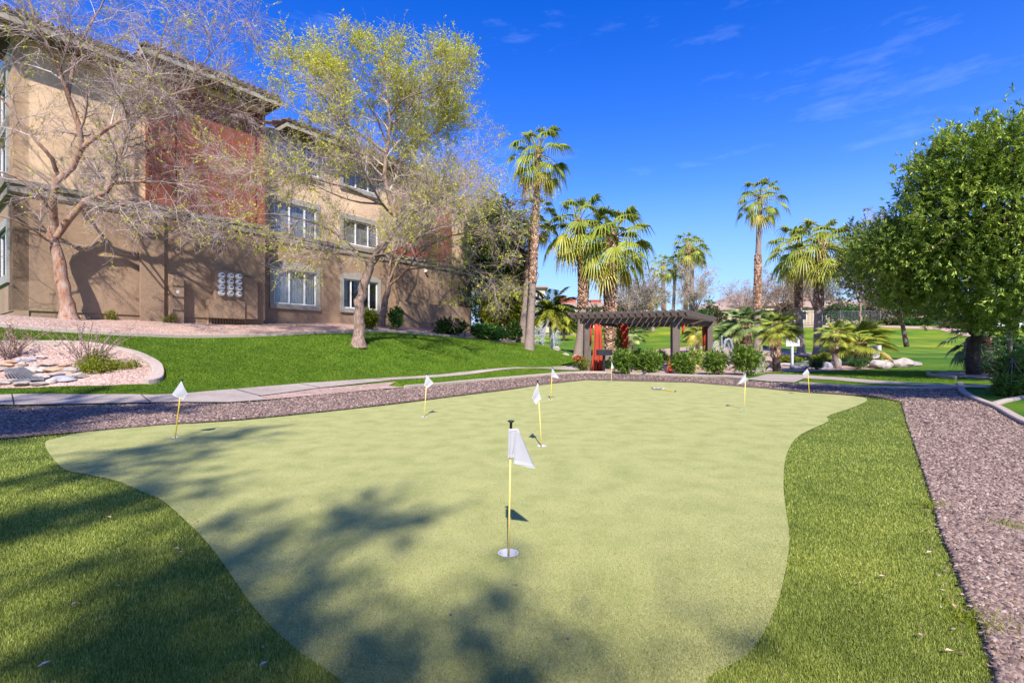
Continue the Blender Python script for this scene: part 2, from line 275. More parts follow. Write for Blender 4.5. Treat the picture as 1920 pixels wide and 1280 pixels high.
_A = np.zeros((_n + 3, _n + 3)); _A[:_n, :_n] = _U(_d2) + np.eye(_n) * .25; _A[:_n, _n] = 1; _A[:_n, _n + 1:] = _C[:, :2]; _A[_n, :_n] = 1; _A[_n + 1:, :_n] = _C[:, :2].T
_w = np.linalg.solve(_A, np.concatenate([_C[:, 2], [0, 0, 0]]))
def H(X, Y):
    X = np.atleast_1d(np.asarray(X, float)); Y = np.atleast_1d(np.asarray(Y, float)); sh = X.shape
    X = X.ravel(); Y = Y.ravel(); out = np.empty(len(X))
    Xc = np.clip(X, -100, 110); Yc = np.clip(Y, -45, 150)
    for i in range(0, len(X), 20000):
        x = Xc[i:i + 20000]; y = Yc[i:i + 20000]
        r2 = (x[:, None] - _C[None, :, 0]) ** 2 + (y[:, None] - _C[None, :, 1]) ** 2
        out[i:i + 20000] = _U(r2) @ _w[:_n] + _w[_n] + _w[_n + 1] * x + _w[_n + 2] * y
    return out.reshape(sh)
def h1(x, y): return float(H([x], [y])[0])
_Ys = 1.2 * 1.012 ** np.arange(400)
def G(px, py, off=0.0):
    """the spot of ground seen at a photo pixel"""
    X = (px - CX) / F * _Ys; z = CZ - (py - HY) / F * _Ys; h = H(X, _Ys) + off; b = np.where(z <= h)[0]
    if len(b) == 0: i = int(np.argmin(z - h)); return (X[i], _Ys[i], h[i])
    i = b[0]
    if i == 0: return (X[0], _Ys[0], h[0])
    d0 = z[i - 1] - h[i - 1]; d1 = z[i] - h[i]; t = d0 / (d0 - d1 + 1e-9); Y = _Ys[i - 1] * (1 - t) + _Ys[i] * t; x = (px - CX) / F * Y
    return (x, Y, h1(x, Y))
def GF(px, py): Y = CZ * F / (py - HY); return ((px - CX) / F * Y, Y)   # flat green level
def inpoly(P, X, Y):
    c = np.zeros(len(X), bool); n = len(P); j = n - 1
    for i in range(n):
        xi, yi = P[i]; xj, yj = P[j]
        cond = ((yi > Y) != (yj > Y)) & (X < (xj - xi) * (Y - yi) / (yj - yi + 1e-12) + xi); c ^= cond; j = i
    return c
def smooth_poly(P, n=4, closed=True):
    P = [np.array(p, float) for p in P]; out = []; N = len(P)
    for i in range(N if closed else N - 1):
        p0 = P[(i - 1) % N] if closed or i > 0 else P[i]; p1 = P[i]; p2 = P[(i + 1) % N]; p3 = P[(i + 2) % N] if closed or i + 2 < N else P[(i + 1) % N]
        for j in range(n):
            t = j / n; out.append(.5 * ((2 * p1) + (-p0 + p2) * t + (2 * p0 - 5 * p1 + 4 * p2 - p3) * t * t + (-p0 + 3 * p1 - 3 * p2 + p3) * t ** 3))
    if not closed: out.append(P[-1])
    return [tuple(o) for o in out]

# outlines, from the photograph's ground spots
green_px = [(84, 831), (113, 874), (156, 887), (219, 901), (266, 921), (305, 938), (352, 979), (390, 1018), (422, 1061), (449, 1100), (488, 1152), (560, 1220), (650, 1290)]
green_xy = [GF(*p) for p in green_px] + [(-.35, 1.3), (.2, .9), (.7, 1.2)] + [GF(*p) for p in
    [(1320, 1295), (1400, 1228), (1440, 1170), (1466, 1100), (1480, 1010), (1473, 950), (1469, 900), (1476, 848), (1500, 815), (1552, 790), (1553, 779), (1600, 763), (1626, 749), (1600, 742), (1500, 735),
     (1400, 725), (1300, 717), (1200, 712), (1100, 712), (1040, 718), (960, 730), (800, 751), (640, 769), (450, 788), (300, 797), (170, 808), (110, 820)]]
green_xy = smooth_poly(green_xy, 4)
fringe_xy = [GF(*p) for p in [(-300, 842), (0, 821), (140, 809), (300, 795), (450, 785), (640, 766), (800, 748), (960, 727), (1040, 715.5), (1100, 710.5), (1200, 710.5), (1300, 715.5), (1400, 723), (1500, 732), (1600, 739), (1645, 742),
     (1688, 752), (1700, 790), (1725, 860), (1745, 920), (1765, 990), (1785, 1040), (1815, 1110), (1850, 1190), (1885, 1300)]] + [(1.9, .5), (1.7, -1.0), (-4, -1.5), (-8, 0), (-9.5, 3)]
CUPS = [(953, 1038), (327, 820), (795, 781), (1016, 836), (1032, 749), (1146, 718), (1395, 767), (1518, 741)]

def sheet(name, poly, m, off, step=.5, holes=(), hfun=None, kind='structure', smooth=False):
    bm = bmesh.new(); loops = [poly] + list(holes); edges = []
    for lp in loops:
        vs = [bm.verts.new((p[0], p[1], 0)) for p in lp]
        for i in range(len(vs)): edges.append(bm.edges.new((vs[i], vs[(i + 1) % len(vs)])))
    bmesh.ops.triangle_fill(bm, use_beauty=True, use_dissolve=False, edges=edges)
    xs = [p[0] for p in poly]; ys = [p[1] for p in poly]
    for ax, lo_, hi_ in ((0, min(xs), max(xs)), (1, min(ys), max(ys))):
        q = math.ceil(lo_ / step) * step
        while q < hi_:
            co = (q, 0, 0) if ax == 0 else (0, q, 0); no = (1, 0, 0) if ax == 0 else (0, 1, 0)
            bmesh.ops.bisect_plane(bm, geom=bm.verts[:] + bm.edges[:] + bm.faces[:], plane_co=co, plane_no=no); q += step
    bm.verts.ensure_lookup_table(); X = np.array([v.co.x for v in bm.verts]); Y = np.array([v.co.y for v in bm.verts])
    Z = (hfun or H)(X, Y) + off
    for v, z in zip(bm.verts, Z): v.co.z = z
    bmesh.ops.recalc_face_normals(bm, faces=bm.faces[:])
    if bm.faces and sum(f.normal.z for f in bm.faces) < 0: bmesh.ops.reverse_faces(bm, faces=bm.faces[:])
    me = bpy.data.meshes.new(name); bm.to_mesh(me); bm.free(); me.materials.append(MAT[m])
    me.polygons.foreach_set('use_smooth', [True] * len(me.polygons))
    o = bpy.data.objects.new(name, me); COL.objects.link(o); tag(o, kind=kind); return o

# one ground sheet to the horizon (lowered a little beneath the putting green so that the cups are real holes)
def axis(lo_, hi_, step, far):
    a = list(np.arange(lo_, hi_ + 1e-6, step)); d = step; x = a[-1]
    while x < far: d *= 1.35; x += d; a.append(x)
    d = step; x = a[0]; pre = []
    while x > -far: d *= 1.35; x -= d; pre.append(x)
    return np.array(pre[::-1] + a)
gx = axis(-34, 50, .5, 2500); gy = axis(-6, 84, .5, 2500)
GX, GY = np.meshgrid(gx, gy); GZ = H(GX, GY)
_in = inpoly(fringe_xy, GX.ravel(), GY.ravel()).reshape(GX.shape); GZ = np.where(_in, GZ - .16, GZ)
gravel_in = None
nx, ny = len(gx), len(gy); ii = np.arange(nx * ny).reshape(ny, nx)
Q = np.stack([ii[:-1, :-1].ravel(), ii[:-1, 1:].ravel(), ii[1:, 1:].ravel(), ii[1:, :-1].ravel()], 1)
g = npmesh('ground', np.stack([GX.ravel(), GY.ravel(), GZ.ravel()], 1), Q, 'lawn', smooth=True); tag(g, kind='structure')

cup_r = .056
holes = []
for px, py in CUPS:
    x, y = GF(px, py - (1.5 if py > 900 else 0)); holes.append([(x + cup_r * math.cos(a), y + cup_r * math.sin(a)) for a in np.linspace(0, 2 * math.pi, 20, endpoint=False)])
sheet('putting_green', green_xy, 'green', .0, .5, holes)
sheet('turf_fringe', fringe_xy, 'fringe', -.012, .5, holes)

def gp(L_): return [G(*p)[:2] for p in L_]
def tag_s(o): return tag(o, kind='structure')
# mauve gravel round the turf
grav = gp([(-420, 790), (0, 763), (260, 758), (330, 756), (420, 757), (500, 752), (600, 741), (760, 728), (900, 715), (1040, 703), (1090, 700), (1150, 701), (1250, 705), (1340, 709), (1440, 717), (1500, 720), (1640, 728), (1795, 729),
           (1805, 736), (1830, 751), (1870, 767), (1925, 797), (2100, 850), (2400, 930)]) + [(7.5, 2), (7, -2), (1.8, -1.5), (1.6, .2)] 
grav = grav + [GF(*p) for p in [(1880, 1290), (1850, 1190), (1815, 1110), (1785, 1040), (1765, 990), (1745, 920), (1725, 860), (1700, 790), (1690, 754), (1645, 744), (1500, 734), (1300, 717.5), (1100, 712.5), (960, 729), (800, 750), (640, 768), (450, 787), (300, 797), (140, 811), (0, 823), (-300, 845), (-700, 870)]]
sheet('gravel_bed', grav, 'gravel', .008, .5)
# pink gravel strips
sheet('gravel_strip', gp([(484, 745), (600, 729), (742, 717), (728, 724), (760, 727), (600, 741), (500, 751), (470, 753)]), 'pinkgravel', .025, .5)
def below_kerb(L1, L2): return gp(L1) + gp(L2[::-1])
kerb_line = [(-120, 606), (0, 612), (130, 622), (230, 628), (330, 632), (430, 631.5), (520, 629), (640, 624), (700, 621.5), (760, 624), (820, 629), (900, 635), (965, 641), (1000, 640)]
wall_line = [(-120, 597), (0, 592), (100, 595), (200, 597), (300, 598), (400, 600), (497, 602), (600, 601), (700, 601), (800, 603), (900, 612), (960, 622), (990, 630)]
sheet('gravel_terrace', below_kerb(kerb_line, wall_line), 'pinkgravel', .03, .5)
# concrete walks
sheet('path', gp([(-300, 745), (0, 741.5), (290, 742), (350, 739), (450, 730), (560, 720), (700, 711), (860, 699), (1000, 690), (1040, 687.5), (1085, 685), (1095, 694), (1040, 693), (860, 704.5), (740, 713), (600, 728), (484, 744), (500, 751), (430, 756), (330, 755.5), (260, 757), (0, 761), (-300, 766)]), 'concrete', .03, .5)
sheet('path', gp([(1398, 712), (1440, 702), (1500, 703.5), (1570, 708), (1640, 714), (1720, 719.5), (1800, 722.5), (1900, 723), (1900, 729), (1800, 728), (1720, 725), (1640, 720.5), (1560, 713), (1508, 710.5), (1490, 718), (1440, 716)]), 'concrete', .03, .5)
sheet('patio', gp([(1085, 686), (1110, 690), (1250, 690), (1400, 697), (1398, 713), (1340, 707.5), (1250, 703.5), (1150, 699.5), (1092, 698.5)]), 'pinkgravel', .035, .5)
sheet('path', gp([(980, 629.5), (1080, 628.6), (1080, 626.8), (980, 627.6)]), 'concrete', .04, 1.0)
sheet('path', gp([(1440, 611), (1640, 610), (1760, 613), (1830, 620), (1900, 640), (1760, 618), (1640, 613), (1440, 614)]), 'pinkgravel', .04, 1.0)
sheet('path', gp([(1850, 648), (1990, 640), (1990, 655), (1860, 656), (1820, 660)]), 'concrete', .04, 1.0)
# rock garden around the stream
sheet('gravel_garden', gp([(1400, 700), (1440, 699), (1640, 692), (1650, 688), (1560, 679), (1440, 668), (1340, 660), (1250, 664), (1235, 690)]), 'pinkgravel', .03, .5)
sheet('gravel_garden', gp([(1745, 704), (1800, 708), (1860, 712), (1910, 712), (1900, 703), (1820, 697), (1760, 699)]), 'pinkgravel', .03, .5)
sheet('gravel_garden', gp([(1300, 650), (1420, 652), (1520, 662), (1540, 668), (1400, 664), (1250, 664), (1160, 672), (1140, 668), (1240, 655)]), 'pinkgravel', .03, .5)
sheet('stream', gp([(1467, 686), (1500, 689), (1545, 688), (1580, 683), (1540, 679.5), (1470, 678.5)]), 'pond', .08, .5)
# island drain bed, left
isl_out = [(-130, 664), (0, 648), (80, 647), (150, 648), (200, 655), (250, 667), (285, 684), (296, 700), (292, 716), (272, 722)]
sheet('gravel_island', gp(isl_out + [(200, 725), (60, 729), (-130, 733)]), 'pinkgravel', .03, .4)

def kerb(pts, w=.16, hgt=.12, m='kerb', flat=False, seg=1.2):
    """kerb following ground points [(x,y)] ; joints cut every `seg` metres"""
    P = np.array(smooth_poly(pts, 6, closed=False)); mb = MB(); d = np.gradient(P, axis=0); d /= np.linalg.norm(d, axis=1)[:, None] + 1e-9; nrm = np.stack([-d[:, 1], d[:, 0]], 1)
    Z = H(P[:, 0], P[:, 1]); prof = [(-w / 2, -.12), (-w / 2, hgt - .015), (-w / 2 + .015, hgt), (w / 2 - .015, hgt), (w / 2, hgt - .015), (w / 2, -.12)]
    b = 0; vs = []; fs = []; run = 0
    for i in range(len(P)):
        for (o_, z_) in prof: vs.append((P[i, 0] + nrm[i, 0] * o_, P[i, 1] + nrm[i, 1] * o_, Z[i] + z_))
    m_ = len(prof)
    for i in range(len(P) - 1):
        for j in range(m_ - 1): fs.append((i * m_ + j, (i + 1) * m_ + j, (i + 1) * m_ + j + 1, i * m_ + j + 1))
    fs.append(tuple(range(m_))); fs.append(tuple((len(P) - 1) * m_ + j for j in range(m_))[::-1])
    mb.add(vs, fs); return tag(mb.build('kerb', m), kind='structure')
kerb(gp(kerb_line), .2, .10)
kerb(gp(isl_out), .26, .14)
kerb(gp([(760, 727.5), (900, 714.5), (1040, 702.5), (1090, 699.6), (1150, 700), (1250, 704), (1340, 708), (1400, 713)]), .14, .09)
kerb(gp([(1500, 719.5), (1640, 727.5), (1795, 728.5)]), .12, .07)
kerb(gp([(1800, 720), (1805, 735), (1830, 750), (1870, 766), (1925, 796), (2050, 840)]), .14, .07)
kerb(gp([(1990, 740), (1930, 745), (1890, 752), (1862, 760)]), .12, .06)
kerb(gp([(1741, 702), (1746, 706), (1790, 711)]), .14, .12)
# path joints
mb = MB()
for (a, b) in [((22, 741), (26, 762)), ((265, 742), (283, 757)), ((440, 731), (490, 744)), ((560, 720.5), (600, 727.5)), ((700, 711.5), (735, 713.5))]:
    A = G(*a); B_ = G(*b); mb.bar((A[0], A[1], A[2] + .033), (B_[0], B_[1], B_[2] + .033), .015, .006)
tag(mb.build('path_joints', 'dark'), kind='structure')

# ---- grass blades: density follows the distance, so that near blades show singly
rng = np.random.default_rng(7)
def scatter(poly, n, ymin, ymax, power=2.0, excl=None):
    xs = [p[0] for p in poly]; out = []; got = 0
    while got < n:
        m = n * 2; u = rng.random(m)
        if power == 1: Y = ymin * (ymax / ymin) ** u
        else: Y = 1 / ((1 / ymin) + u * ((1 / ymax) - (1 / ymin)))
        X = rng.uniform(-1.18, 1.18, m) * Y
        ok = inpoly(poly, X, Y)
        if excl is not None: ok &= ~inpoly(excl, X, Y)
        X = X[ok]; Y = Y[ok]; out.append(np.stack([X, Y], 1)); got += len(X)
    return np.concatenate(out)[:n]
def blades(name, P, z0, hgt, wid, m, lean=.6, clump=.35):
    n = len(P); Z = H(P[:, 0], P[:, 1]) + z0; dist = np.maximum(1, P[:, 1] / 3.0)
    a = rng.uniform(0, 2 * np.pi, n); h_ = hgt * rng.uniform(.6, 1.25, n); ln = rng.uniform(0, lean, n) * h_; wd = wid * rng.uniform(.7, 1.3, n) * dist ** .6
    dx, dy = np.cos(a), np.sin(a); b = rng.uniform(0, 2 * np.pi, n); ex, ey = np.cos(b), np.sin(b)
    V = np.empty((n, 3, 3)); V[:, 0] = np.stack([P[:, 0] - dx * wd / 2, P[:, 1] - dy * wd / 2, Z], 1); V[:, 1] = np.stack([P[:, 0] + dx * wd / 2, P[:, 1] + dy * wd / 2, Z], 1)
    V[:, 2] = np.stack([P[:, 0] + ex * ln, P[:, 1] + ey * ln, Z + h_], 1)
    T = np.arange(n * 3).reshape(n, 3); v = np.clip(rng.beta(2.2, 2.6, n), 0, 1); v = np.repeat(v, 3)
    return tag(npmesh(name, V.reshape(-1, 3), T, m, var=v), kind='stuff')
P = scatter(fringe_xy, 480000, 1.5, 15, 2.0, green_xy)
tag(blades('turf_blades', P, -.012, .019, .0040, 'blade'), 'short artificial grass blades of the darker turf collar round the putting green', 'grass')
P = scatter(green_xy, 420000, 1.3, 9, 2.0)
_ck = np.ones(len(P), bool)
for h_ in holes: c_ = np.mean(h_, 0); _ck &= ((P - c_) ** 2).sum(1) > (cup_r + .004) ** 2
tag(blades('green_blades', P[_ck], -.001, .0075, .0030, 'greenblade', lean=1.2), 'very short pale fibres of the putting green surface', 'grass')
lawn_poly = gp([(-60, 740), (0, 740), (290, 741), (350, 738), (450, 729), (560, 719), (700, 711), (640, 700), (300, 728), (-60, 734)])
berm_poly = gp([(-60, 741), (0, 741), (290, 742), (350, 739), (450, 730), (560, 720), (700, 711), (860, 699), (1000, 690), (1085, 684), (1070, 668), (1000, 645), (965, 643), (900, 637), (820, 631), (700, 624), (640, 626), (520, 631.5), (430, 634), (330, 635), (230, 631), (130, 625), (0, 615), (-60, 610)])
P = scatter(berm_poly, 300000, 9, 33, 1.6, gp(isl_out + [(200, 725), (60, 729), (-130, 733)]))
tag(blades('lawn_blades', P, -.005, .05, .011, 'lawnblade', lean=1.0), 'lush green lawn blades of the grassy slope below the building', 'grass')
P = scatter(gp([(740, 713), (860, 705), (1040, 694), (1080, 697), (1040, 700), (900, 713), (760, 724)]), 26000, 14, 30, 1.6)
tag(blades('lawn_blades', P, -.005, .05, .011, 'lawnblade', lean=1.0), 'green lawn blades of the narrow strip between walk and kerb', 'grass')
P = scatter(gp([(1510, 712), (1560, 714), (1640, 721), (1790, 727), (1640, 726), (1500, 719)]), 16000, 10, 30, 1.6)
tag(blades('lawn_blades', P, -.005, .05, .011, 'lawnblade', lean=1.0), 'shaded lawn blades of the strip beside the right walk', 'grass')
P = scatter(gp([(1440, 698), (1640, 694), (1740, 696), (1800, 716), (1640, 712), (1500, 702)]), 26000, 14, 34, 1.6)
tag(blades('lawn_blades', P, -.005, .05, .011, 'lawnblade', lean=1.0), 'lawn blades between the right walk and the boulders', 'grass')
# sprouting weeds at the turf edge
wx = []
for (px, py, r, n) in [(1745, 950, .05, 120), (1835, 1170, .07, 260), (1900, 992, .05, 120), (1686, 757, .12, 60), (1700, 800, .08, 60)]:
    x, y = GF(px, py); wx.append(np.stack([x + rng.normal(0, r, n), y + rng.normal(0, r, n)], 1))
tag(blades('weed_blades', np.concatenate(wx), 0, .05, .005, 'yellowleaf', lean=1.2), 'bright green weeds sprouting where turf meets gravel', 'grass')

# ---- gravel stones in front, real chips
def chips(poly, n, ymin, ymax, smin, smax, name='gravel_stones', excl=None):
    P = scatter(poly, n, ymin, ymax, 2.0, excl)
    base = np.array([(1, 0, 0), (-1, 0, 0), (0, 1, 0), (0, -1, 0), (0, 0, 1), (0, 0, -1), (.7, .7, .35), (-.7, .6, .4)], float)[:6]
    Fc = np.array([(0, 2, 4), (2, 1, 4), (1, 3, 4), (3, 0, 4), (2, 0, 5), (1, 2, 5), (3, 1, 5), (0, 3, 5)])
    n = len(P); s = rng.uniform(smin, smax, n) * np.maximum(1, P[:, 1] / 5) ** .5
    V = base[None] * (1 + rng.uniform(-.35, .35, (n, 6, 1))) + rng.uniform(-.3, .3, (n, 6, 3)); V[:, :, 2] *= rng.uniform(.35, .75, (n, 1)); V[:, :, 0] *= rng.uniform(.7, 1.5, (n, 1))
    a = rng.uniform(0, 2 * np.pi, n); c, s_ = np.cos(a)[:, None], np.sin(a)[:, None]; x = V[:, :, 0] * c - V[:, :, 1] * s_; y = V[:, :, 0] * s_ + V[:, :, 1] * c
    V = np.stack([x, y, V[:, :, 2]], 2) * s[:, None, None]; Z = H(P[:, 0], P[:, 1]) + s * .25
    V[:, :, 0] += P[:, 0:1]; V[:, :, 1] += P[:, 1:2]; V[:, :, 2] += Z[:, None]
    T = (Fc[None] + (np.arange(n) * 6)[:, None, None]).reshape(-1, 3); v = np.repeat(rng.beta(2.4, 2.2, n), 6)
    return tag(npmesh(name, V.reshape(-1, 3), T, 'stone_chip', var=v), 'loose mauve crushed rock chips covering the ground beside the turf', 'gravel', kind='stuff')
chips(grav, 110000, 1.62, 22, .010, .024, excl=fringe_xy)
# chips and litter spilled along the right turf edge
def along(pts, n, sd):
    P = np.array([GF(*p) for p in pts]); i = rng.integers(0, len(P) - 1, n); f = rng.random((n, 1)); q = P[i] * (1 - f) + P[i + 1] * f; return q + rng.normal(size=(n, 2)) * sd
def flecks(name, P, s0, s1, m, z, lab, cat):
    n = len(P); a = rng.uniform(0, 6.28, n); s = rng.uniform(s0, s1, n) * np.maximum(1, P[:, 1] / 4) ** .5; c, s_ = np.cos(a), np.sin(a); Z = H(P[:, 0], P[:, 1]) + z; V = np.empty((n, 4, 3))
    for j, (u, v) in enumerate(((-1, 0), (0, -.45), (1, 0), (0, .45))): V[:, j, 0] = P[:, 0] + (u * c - v * s_) * s; V[:, j, 1] = P[:, 1] + (u * s_ + v * c) * s; V[:, j, 2] = Z + rng.uniform(0, .006, n)
    b = (np.arange(n) * 4)[:, None]; T = np.stack([b + np.array([0, 1, 2]), b + np.array([0, 2, 3])], 1).reshape(-1, 3); return tag(tag(npmesh(name, V.reshape(-1, 3), T, m, var=np.repeat(rng.random(n), 4)), kind='stuff'), lab, cat)
edge_px = [(1688, 752), (1700, 790), (1725, 860), (1745, 920), (1765, 990), (1785, 1040), (1815, 1110), (1850, 1190), (1885, 1300)]
flecks('spilled_grit', along(edge_px, 420, .05), .006, .014, 'stone_chip', .016, 'small rock grit spilled onto the right turf edge', 'gravel')
flecks('leaf_litter', np.concatenate([scatter(fringe_xy, 70, 1.7, 12), scatter(grav, 700, 1.7, 20)]), .006, .015, 'drybrush', .018, 'tiny dry leaf flecks strewn over turf collar and gravel', 'leaf litter')


# ---- flat-laid fallen leaves
leafspots = [(82, 1256, 'pinkish dry leaf lying on the turf at the lower left'), (495, 1255, 'dry leaf and twig lying on the turf collar at the bottom left of centre'), (205, 975, 'reddish dry leaf on the turf collar, farthest left'), (330, 1035, 'small dry leaf on the turf collar near the green edge'),
             (338, 1042, 'tiny orange leaf beside another near the green edge'), (140, 1140, 'pale leaf fleck in the shaded turf on the left'), (1655, 1088, 'grey dry leaf on the right turf collar'), (1790, 1145, 'pale leaf on the right turf collar near the gravel'), (1727, 1200, 'light leaf on the right turf collar near the bottom'),
             (1780, 1230, 'orange leaf at the lower right turf edge'), (1742, 1042, 'small orange leaf on the right turf collar'), (1850, 1058, 'dark curled leaf on the gravel')]
for px, py, lab in leafspots:
    x, y = GF(px, py); mb = MB(); a = random.Random(px).uniform(0, 6.28); s = .019 if 'tiny' not in lab else .011; c_, s_ = math.cos(a) * s, math.sin(a) * s
    z = .022
    mb.add([(x - c_, y - s_, z), (x + s_ * .5, y - c_ * .5, z + .006), (x + c_ * 1.1, y + s_ * 1.1, z + .004), (x - s_ * .5, y + c_ * .5, z + .007), (x, y, z - .001)], [(0, 1, 4), (1, 2, 4), (2, 3, 4), (3, 0, 4)])
    tag(mb.build('fallen_leaf', 'fallen'), lab, 'leaf', 'dry leaves fallen on the turf and gravel')

# ------------------------------------------------------------------ flags
def curvecloth(mb, q, Y, thick=.004, nu=7, nv=9, amp=.010, folds=2.0, seed=0):
    """q: four photo-pixel corners (top inner, top outer, bottom outer, bottom inner) hung at depth Y"""
    C = [R(px, py, Y) for px, py in q]; vs = []; fs = []
    for side in (0, 1):
        for j in range(nv):
            for i in range(nu):
                u = i / (nu - 1); v = j / (nv - 1)
                p = (C[0] * (1 - u) + C[1] * u) * (1 - v) + (C[3] * (1 - u) + C[2] * u) * v
                d = amp * math.sin(u * math.pi * folds + v * 1.5 + seed) * (.3 + .7 * v) + thick * side
                vs.append((p[0], p[1] + d, p[2]))
    n = nu * nv
    for j in range(nv - 1):
        for i in range(nu - 1):
            a = j * nu + i; fs.append((a, a + nu, a + nu + 1, a + 1)); fs.append((a + n, a + n + 1, a + n + nu + 1, a + n + nu))
    for j in range(nv - 1):
        for i in (0, nu - 1): a = j * nu + i; fs.append((a, a + n, a + n + nu, a + nu))
    for i in range(nu - 1):
        for j in (0, nv - 1): a = j * nu + i; fs.append((a, a + 1, a + n + 1, a + n))
    mb.add(vs, fs)
FL = [((953, 1038), (958, 801), [[(953.5, 804), (971, 803), (963.5, 857), (952, 858)], [(967, 803), (972, 804), (1004, 878), (963, 869)]], 'nearest putting flag, pale yellow stick with black knob, centre of the green', 'paleyellow'),
      ((327, 820), (341, 716), [[(339.5, 714), (351.5, 738), (344, 750), (321.5, 739)]], 'leftmost putting flag, leaning yellow stick at the left end of the green', 'yellow'),
      ((795, 781), (800.5, 704), [[(799.5, 702), (813, 718), (801, 728), (795, 722)]], 'putting flag left of centre casting a short shadow to its right', 'paleyellow'),
      ((1016, 836), (1008.5, 719), [[(1008, 717), (1014.5, 748), (1005, 758), (997, 746)]], 'second nearest putting flag, just behind the nearest one, flag hanging left', 'paleyellow'),
      ((1032, 749), (1035.5, 692), [[(1035, 690), (1048, 708), (1046, 709), (1033, 706)]], 'small putting flag with its cloth blown right, behind the second nearest', 'yellow'),
      ((1146, 718), (1147, 678), [[(1146.5, 677), (1151, 689), (1149, 692), (1146, 690)]], 'farthest putting flag by the far edge in front of the grill', 'paleyellow'),
      ((1395, 767), (1398, 701), [[(1398.5, 699), (1399.5, 715), (1392, 719), (1384, 719.5)]], 'putting flag on the right with its cloth hanging left', 'paleyellow'),
      ((1518, 741), (1514.5, 693), [[(1514, 691), (1518, 700), (1508, 706), (1505, 701)]], 'rightmost putting flag by the far right edge of the green', 'yellow')]
for n_, ((bx_, by_), (tx_, ty_), quads, lab, ym) in enumerate(FL):
    x, y = GF(bx_, by_ - (1.5 if by_ > 900 else 0)); t = empty('putting_flag', (x, y, 0), lab, 'golf flag', 'putting flags on the practice green')
    T_ = R(tx_, ty_, y); B0 = Vector((x, y, -.09)); T_ = Vector(T_); mb = MB(); mb.tube([B0, B0.lerp(T_, .5), T_], .0058 if n_ == 0 else .0075, 10); mb.build('stick', ym, t, smooth=True)
    mb = MB()
    for s_i, q in enumerate(quads): curvecloth(mb, q, y - .012, amp=.006 if n_ == 0 else .012, folds=2.2 if s_i == 0 else 1.1, seed=n_, nu=9)
    fl = mb.build('flag_cloth', 'cloth', t, smooth=True)
    if n_ == 0:
        mb = MB(); yy = y - .012 - .0085
        for pa, pb in (((954.5, 806.5), (969.5, 805.5)), ((957.5, 806), (956.2, 856)), ((966.5, 806), (961.5, 855)), ((963.6, 865.5), (1001.5, 874.5)), ((952.8, 855), (962.5, 854))): mb.tube([R(pa[0], pa[1], yy), R(pb[0], pb[1], yy)], .0006, 5)
        mb.build('stitching', 'windowtrim', fl)
    mb = MB(); d = (T_ - B0).normalized(); p0 = T_ - d * .005
    mb.tube([p0, p0 + d * .032, p0 + d * .036, p0 + d * .040, p0 + d * .044, p0 + d * .046], [.008, .008, .013, .02, .02, .014], 14); mb.build('knob', 'blackplastic', t, smooth=True)
    mb = MB(); vs = []; fs = []
    for j, (r_, z_) in enumerate([(cup_r + .004, .003), (cup_r - .003, .003), (cup_r - .004, -.10), (.0, -.10)]):
        for i in range(24): a = 2 * math.pi * i / 24; vs.append((x + r_ * math.cos(a), y + r_ * math.sin(a), z_))
    for j in range(3):
        for i in range(24): fs.append((j * 24 + i, j * 24 + (i + 1) % 24, (j + 1) * 24 + (i + 1) % 24, (j + 1) * 24 + i))
    mb.add(vs, fs); mb.build('cup', 'white', t, smooth=False)
# the flag that lies on the green
A = GF(1226, 730); B_ = GF(1263, 734.5); t = empty('putting_flag', (A[0], A[1], 0), 'fallen putting flag lying flat on the far part of the green', 'golf flag')
mb = MB(); mb.tube([(A[0] + .15, A[1], .02), (B_[0], B_[1], .012)], .012, 8); mb.build('stick', 'yellow', t)
mb = MB(); n_ = 8
vs = []; fs = []
for j in range(5):
    for i in range(n_): vs.append((A[0] + (i / (n_ - 1) - .1) * .38, A[1] - .14 + j * .07, .02 + .03 * abs(math.sin(i * 1.3 + j))))
for j in range(4):
    for i in range(n_ - 1): a = j * n_ + i; fs.append((a, a + 1, a + n_ + 1, a + n_))
mb.add(vs, fs); o = mb.build('flag_cloth', 'cloth', t, smooth=True); so_ = o.modifiers.new('s', 'SOLIDIFY'); so_.thickness = .006
mb = MB(); mb.tube([(B_[0], B_[1], .012), (B_[0] + .05, B_[1], .012), (B_[0] + .06, B_[1], .012)], [.012, .02, .03], 10); mb.build('knob', 'blackplastic', t)

# ------------------------------------------------------------------ apartment building (t along the facade, n towards the camera)
def BW(t, n): p = O_W + U_W * t + N_W * n; return p[0], p[1]
def BT(px, py, n=0.0):
    """facade coordinates (t, z) of a photo pixel on the plane n"""
    m_ = (px - CX) / F; o = O_W + N_W * n; t = (m_ * o[1] - o[0]) / (U_W[0] - m_ * U_W[1]); Y = o[1] + t * U_W[1]
    return t, CZ - (py - HY) / F * Y
class FB(MB):
    def fb(s, t0, t1, n0, n1, z0, z1, a=.5):
        c = [(*BW(t0, n1), z0), (*BW(t1, n1), z0), (*BW(t1, n0), z0), (*BW(t0, n0), z0)]
        s.hexa(c + [(p[0], p[1], z1) for p in c], a)
    def holes(s, t0, t1, n0, n1, z0, z1, hs):
        ts = sorted({t0, t1, *[h[0] for h in hs], *[h[1] for h in hs]}); zs = sorted({z0, z1, *[h[2] for h in hs], *[h[3] for h in hs]})
        for i in range(len(ts) - 1):
            for j in range(len(zs) - 1):
                tc_, zc = (ts[i] + ts[i + 1]) / 2, (zs[j] + zs[j + 1]) / 2
                if tc_ < t0 or tc_ > t1 or zc < z0 or zc > z1: continue
                if any(h[0] < tc_ < h[1] and h[2] < zc < h[3] for h in hs): continue
                s.fb(ts[i], ts[i + 1], n0, n1, zs[j], zs[j + 1])
bx0, by0 = BW(0, 0)
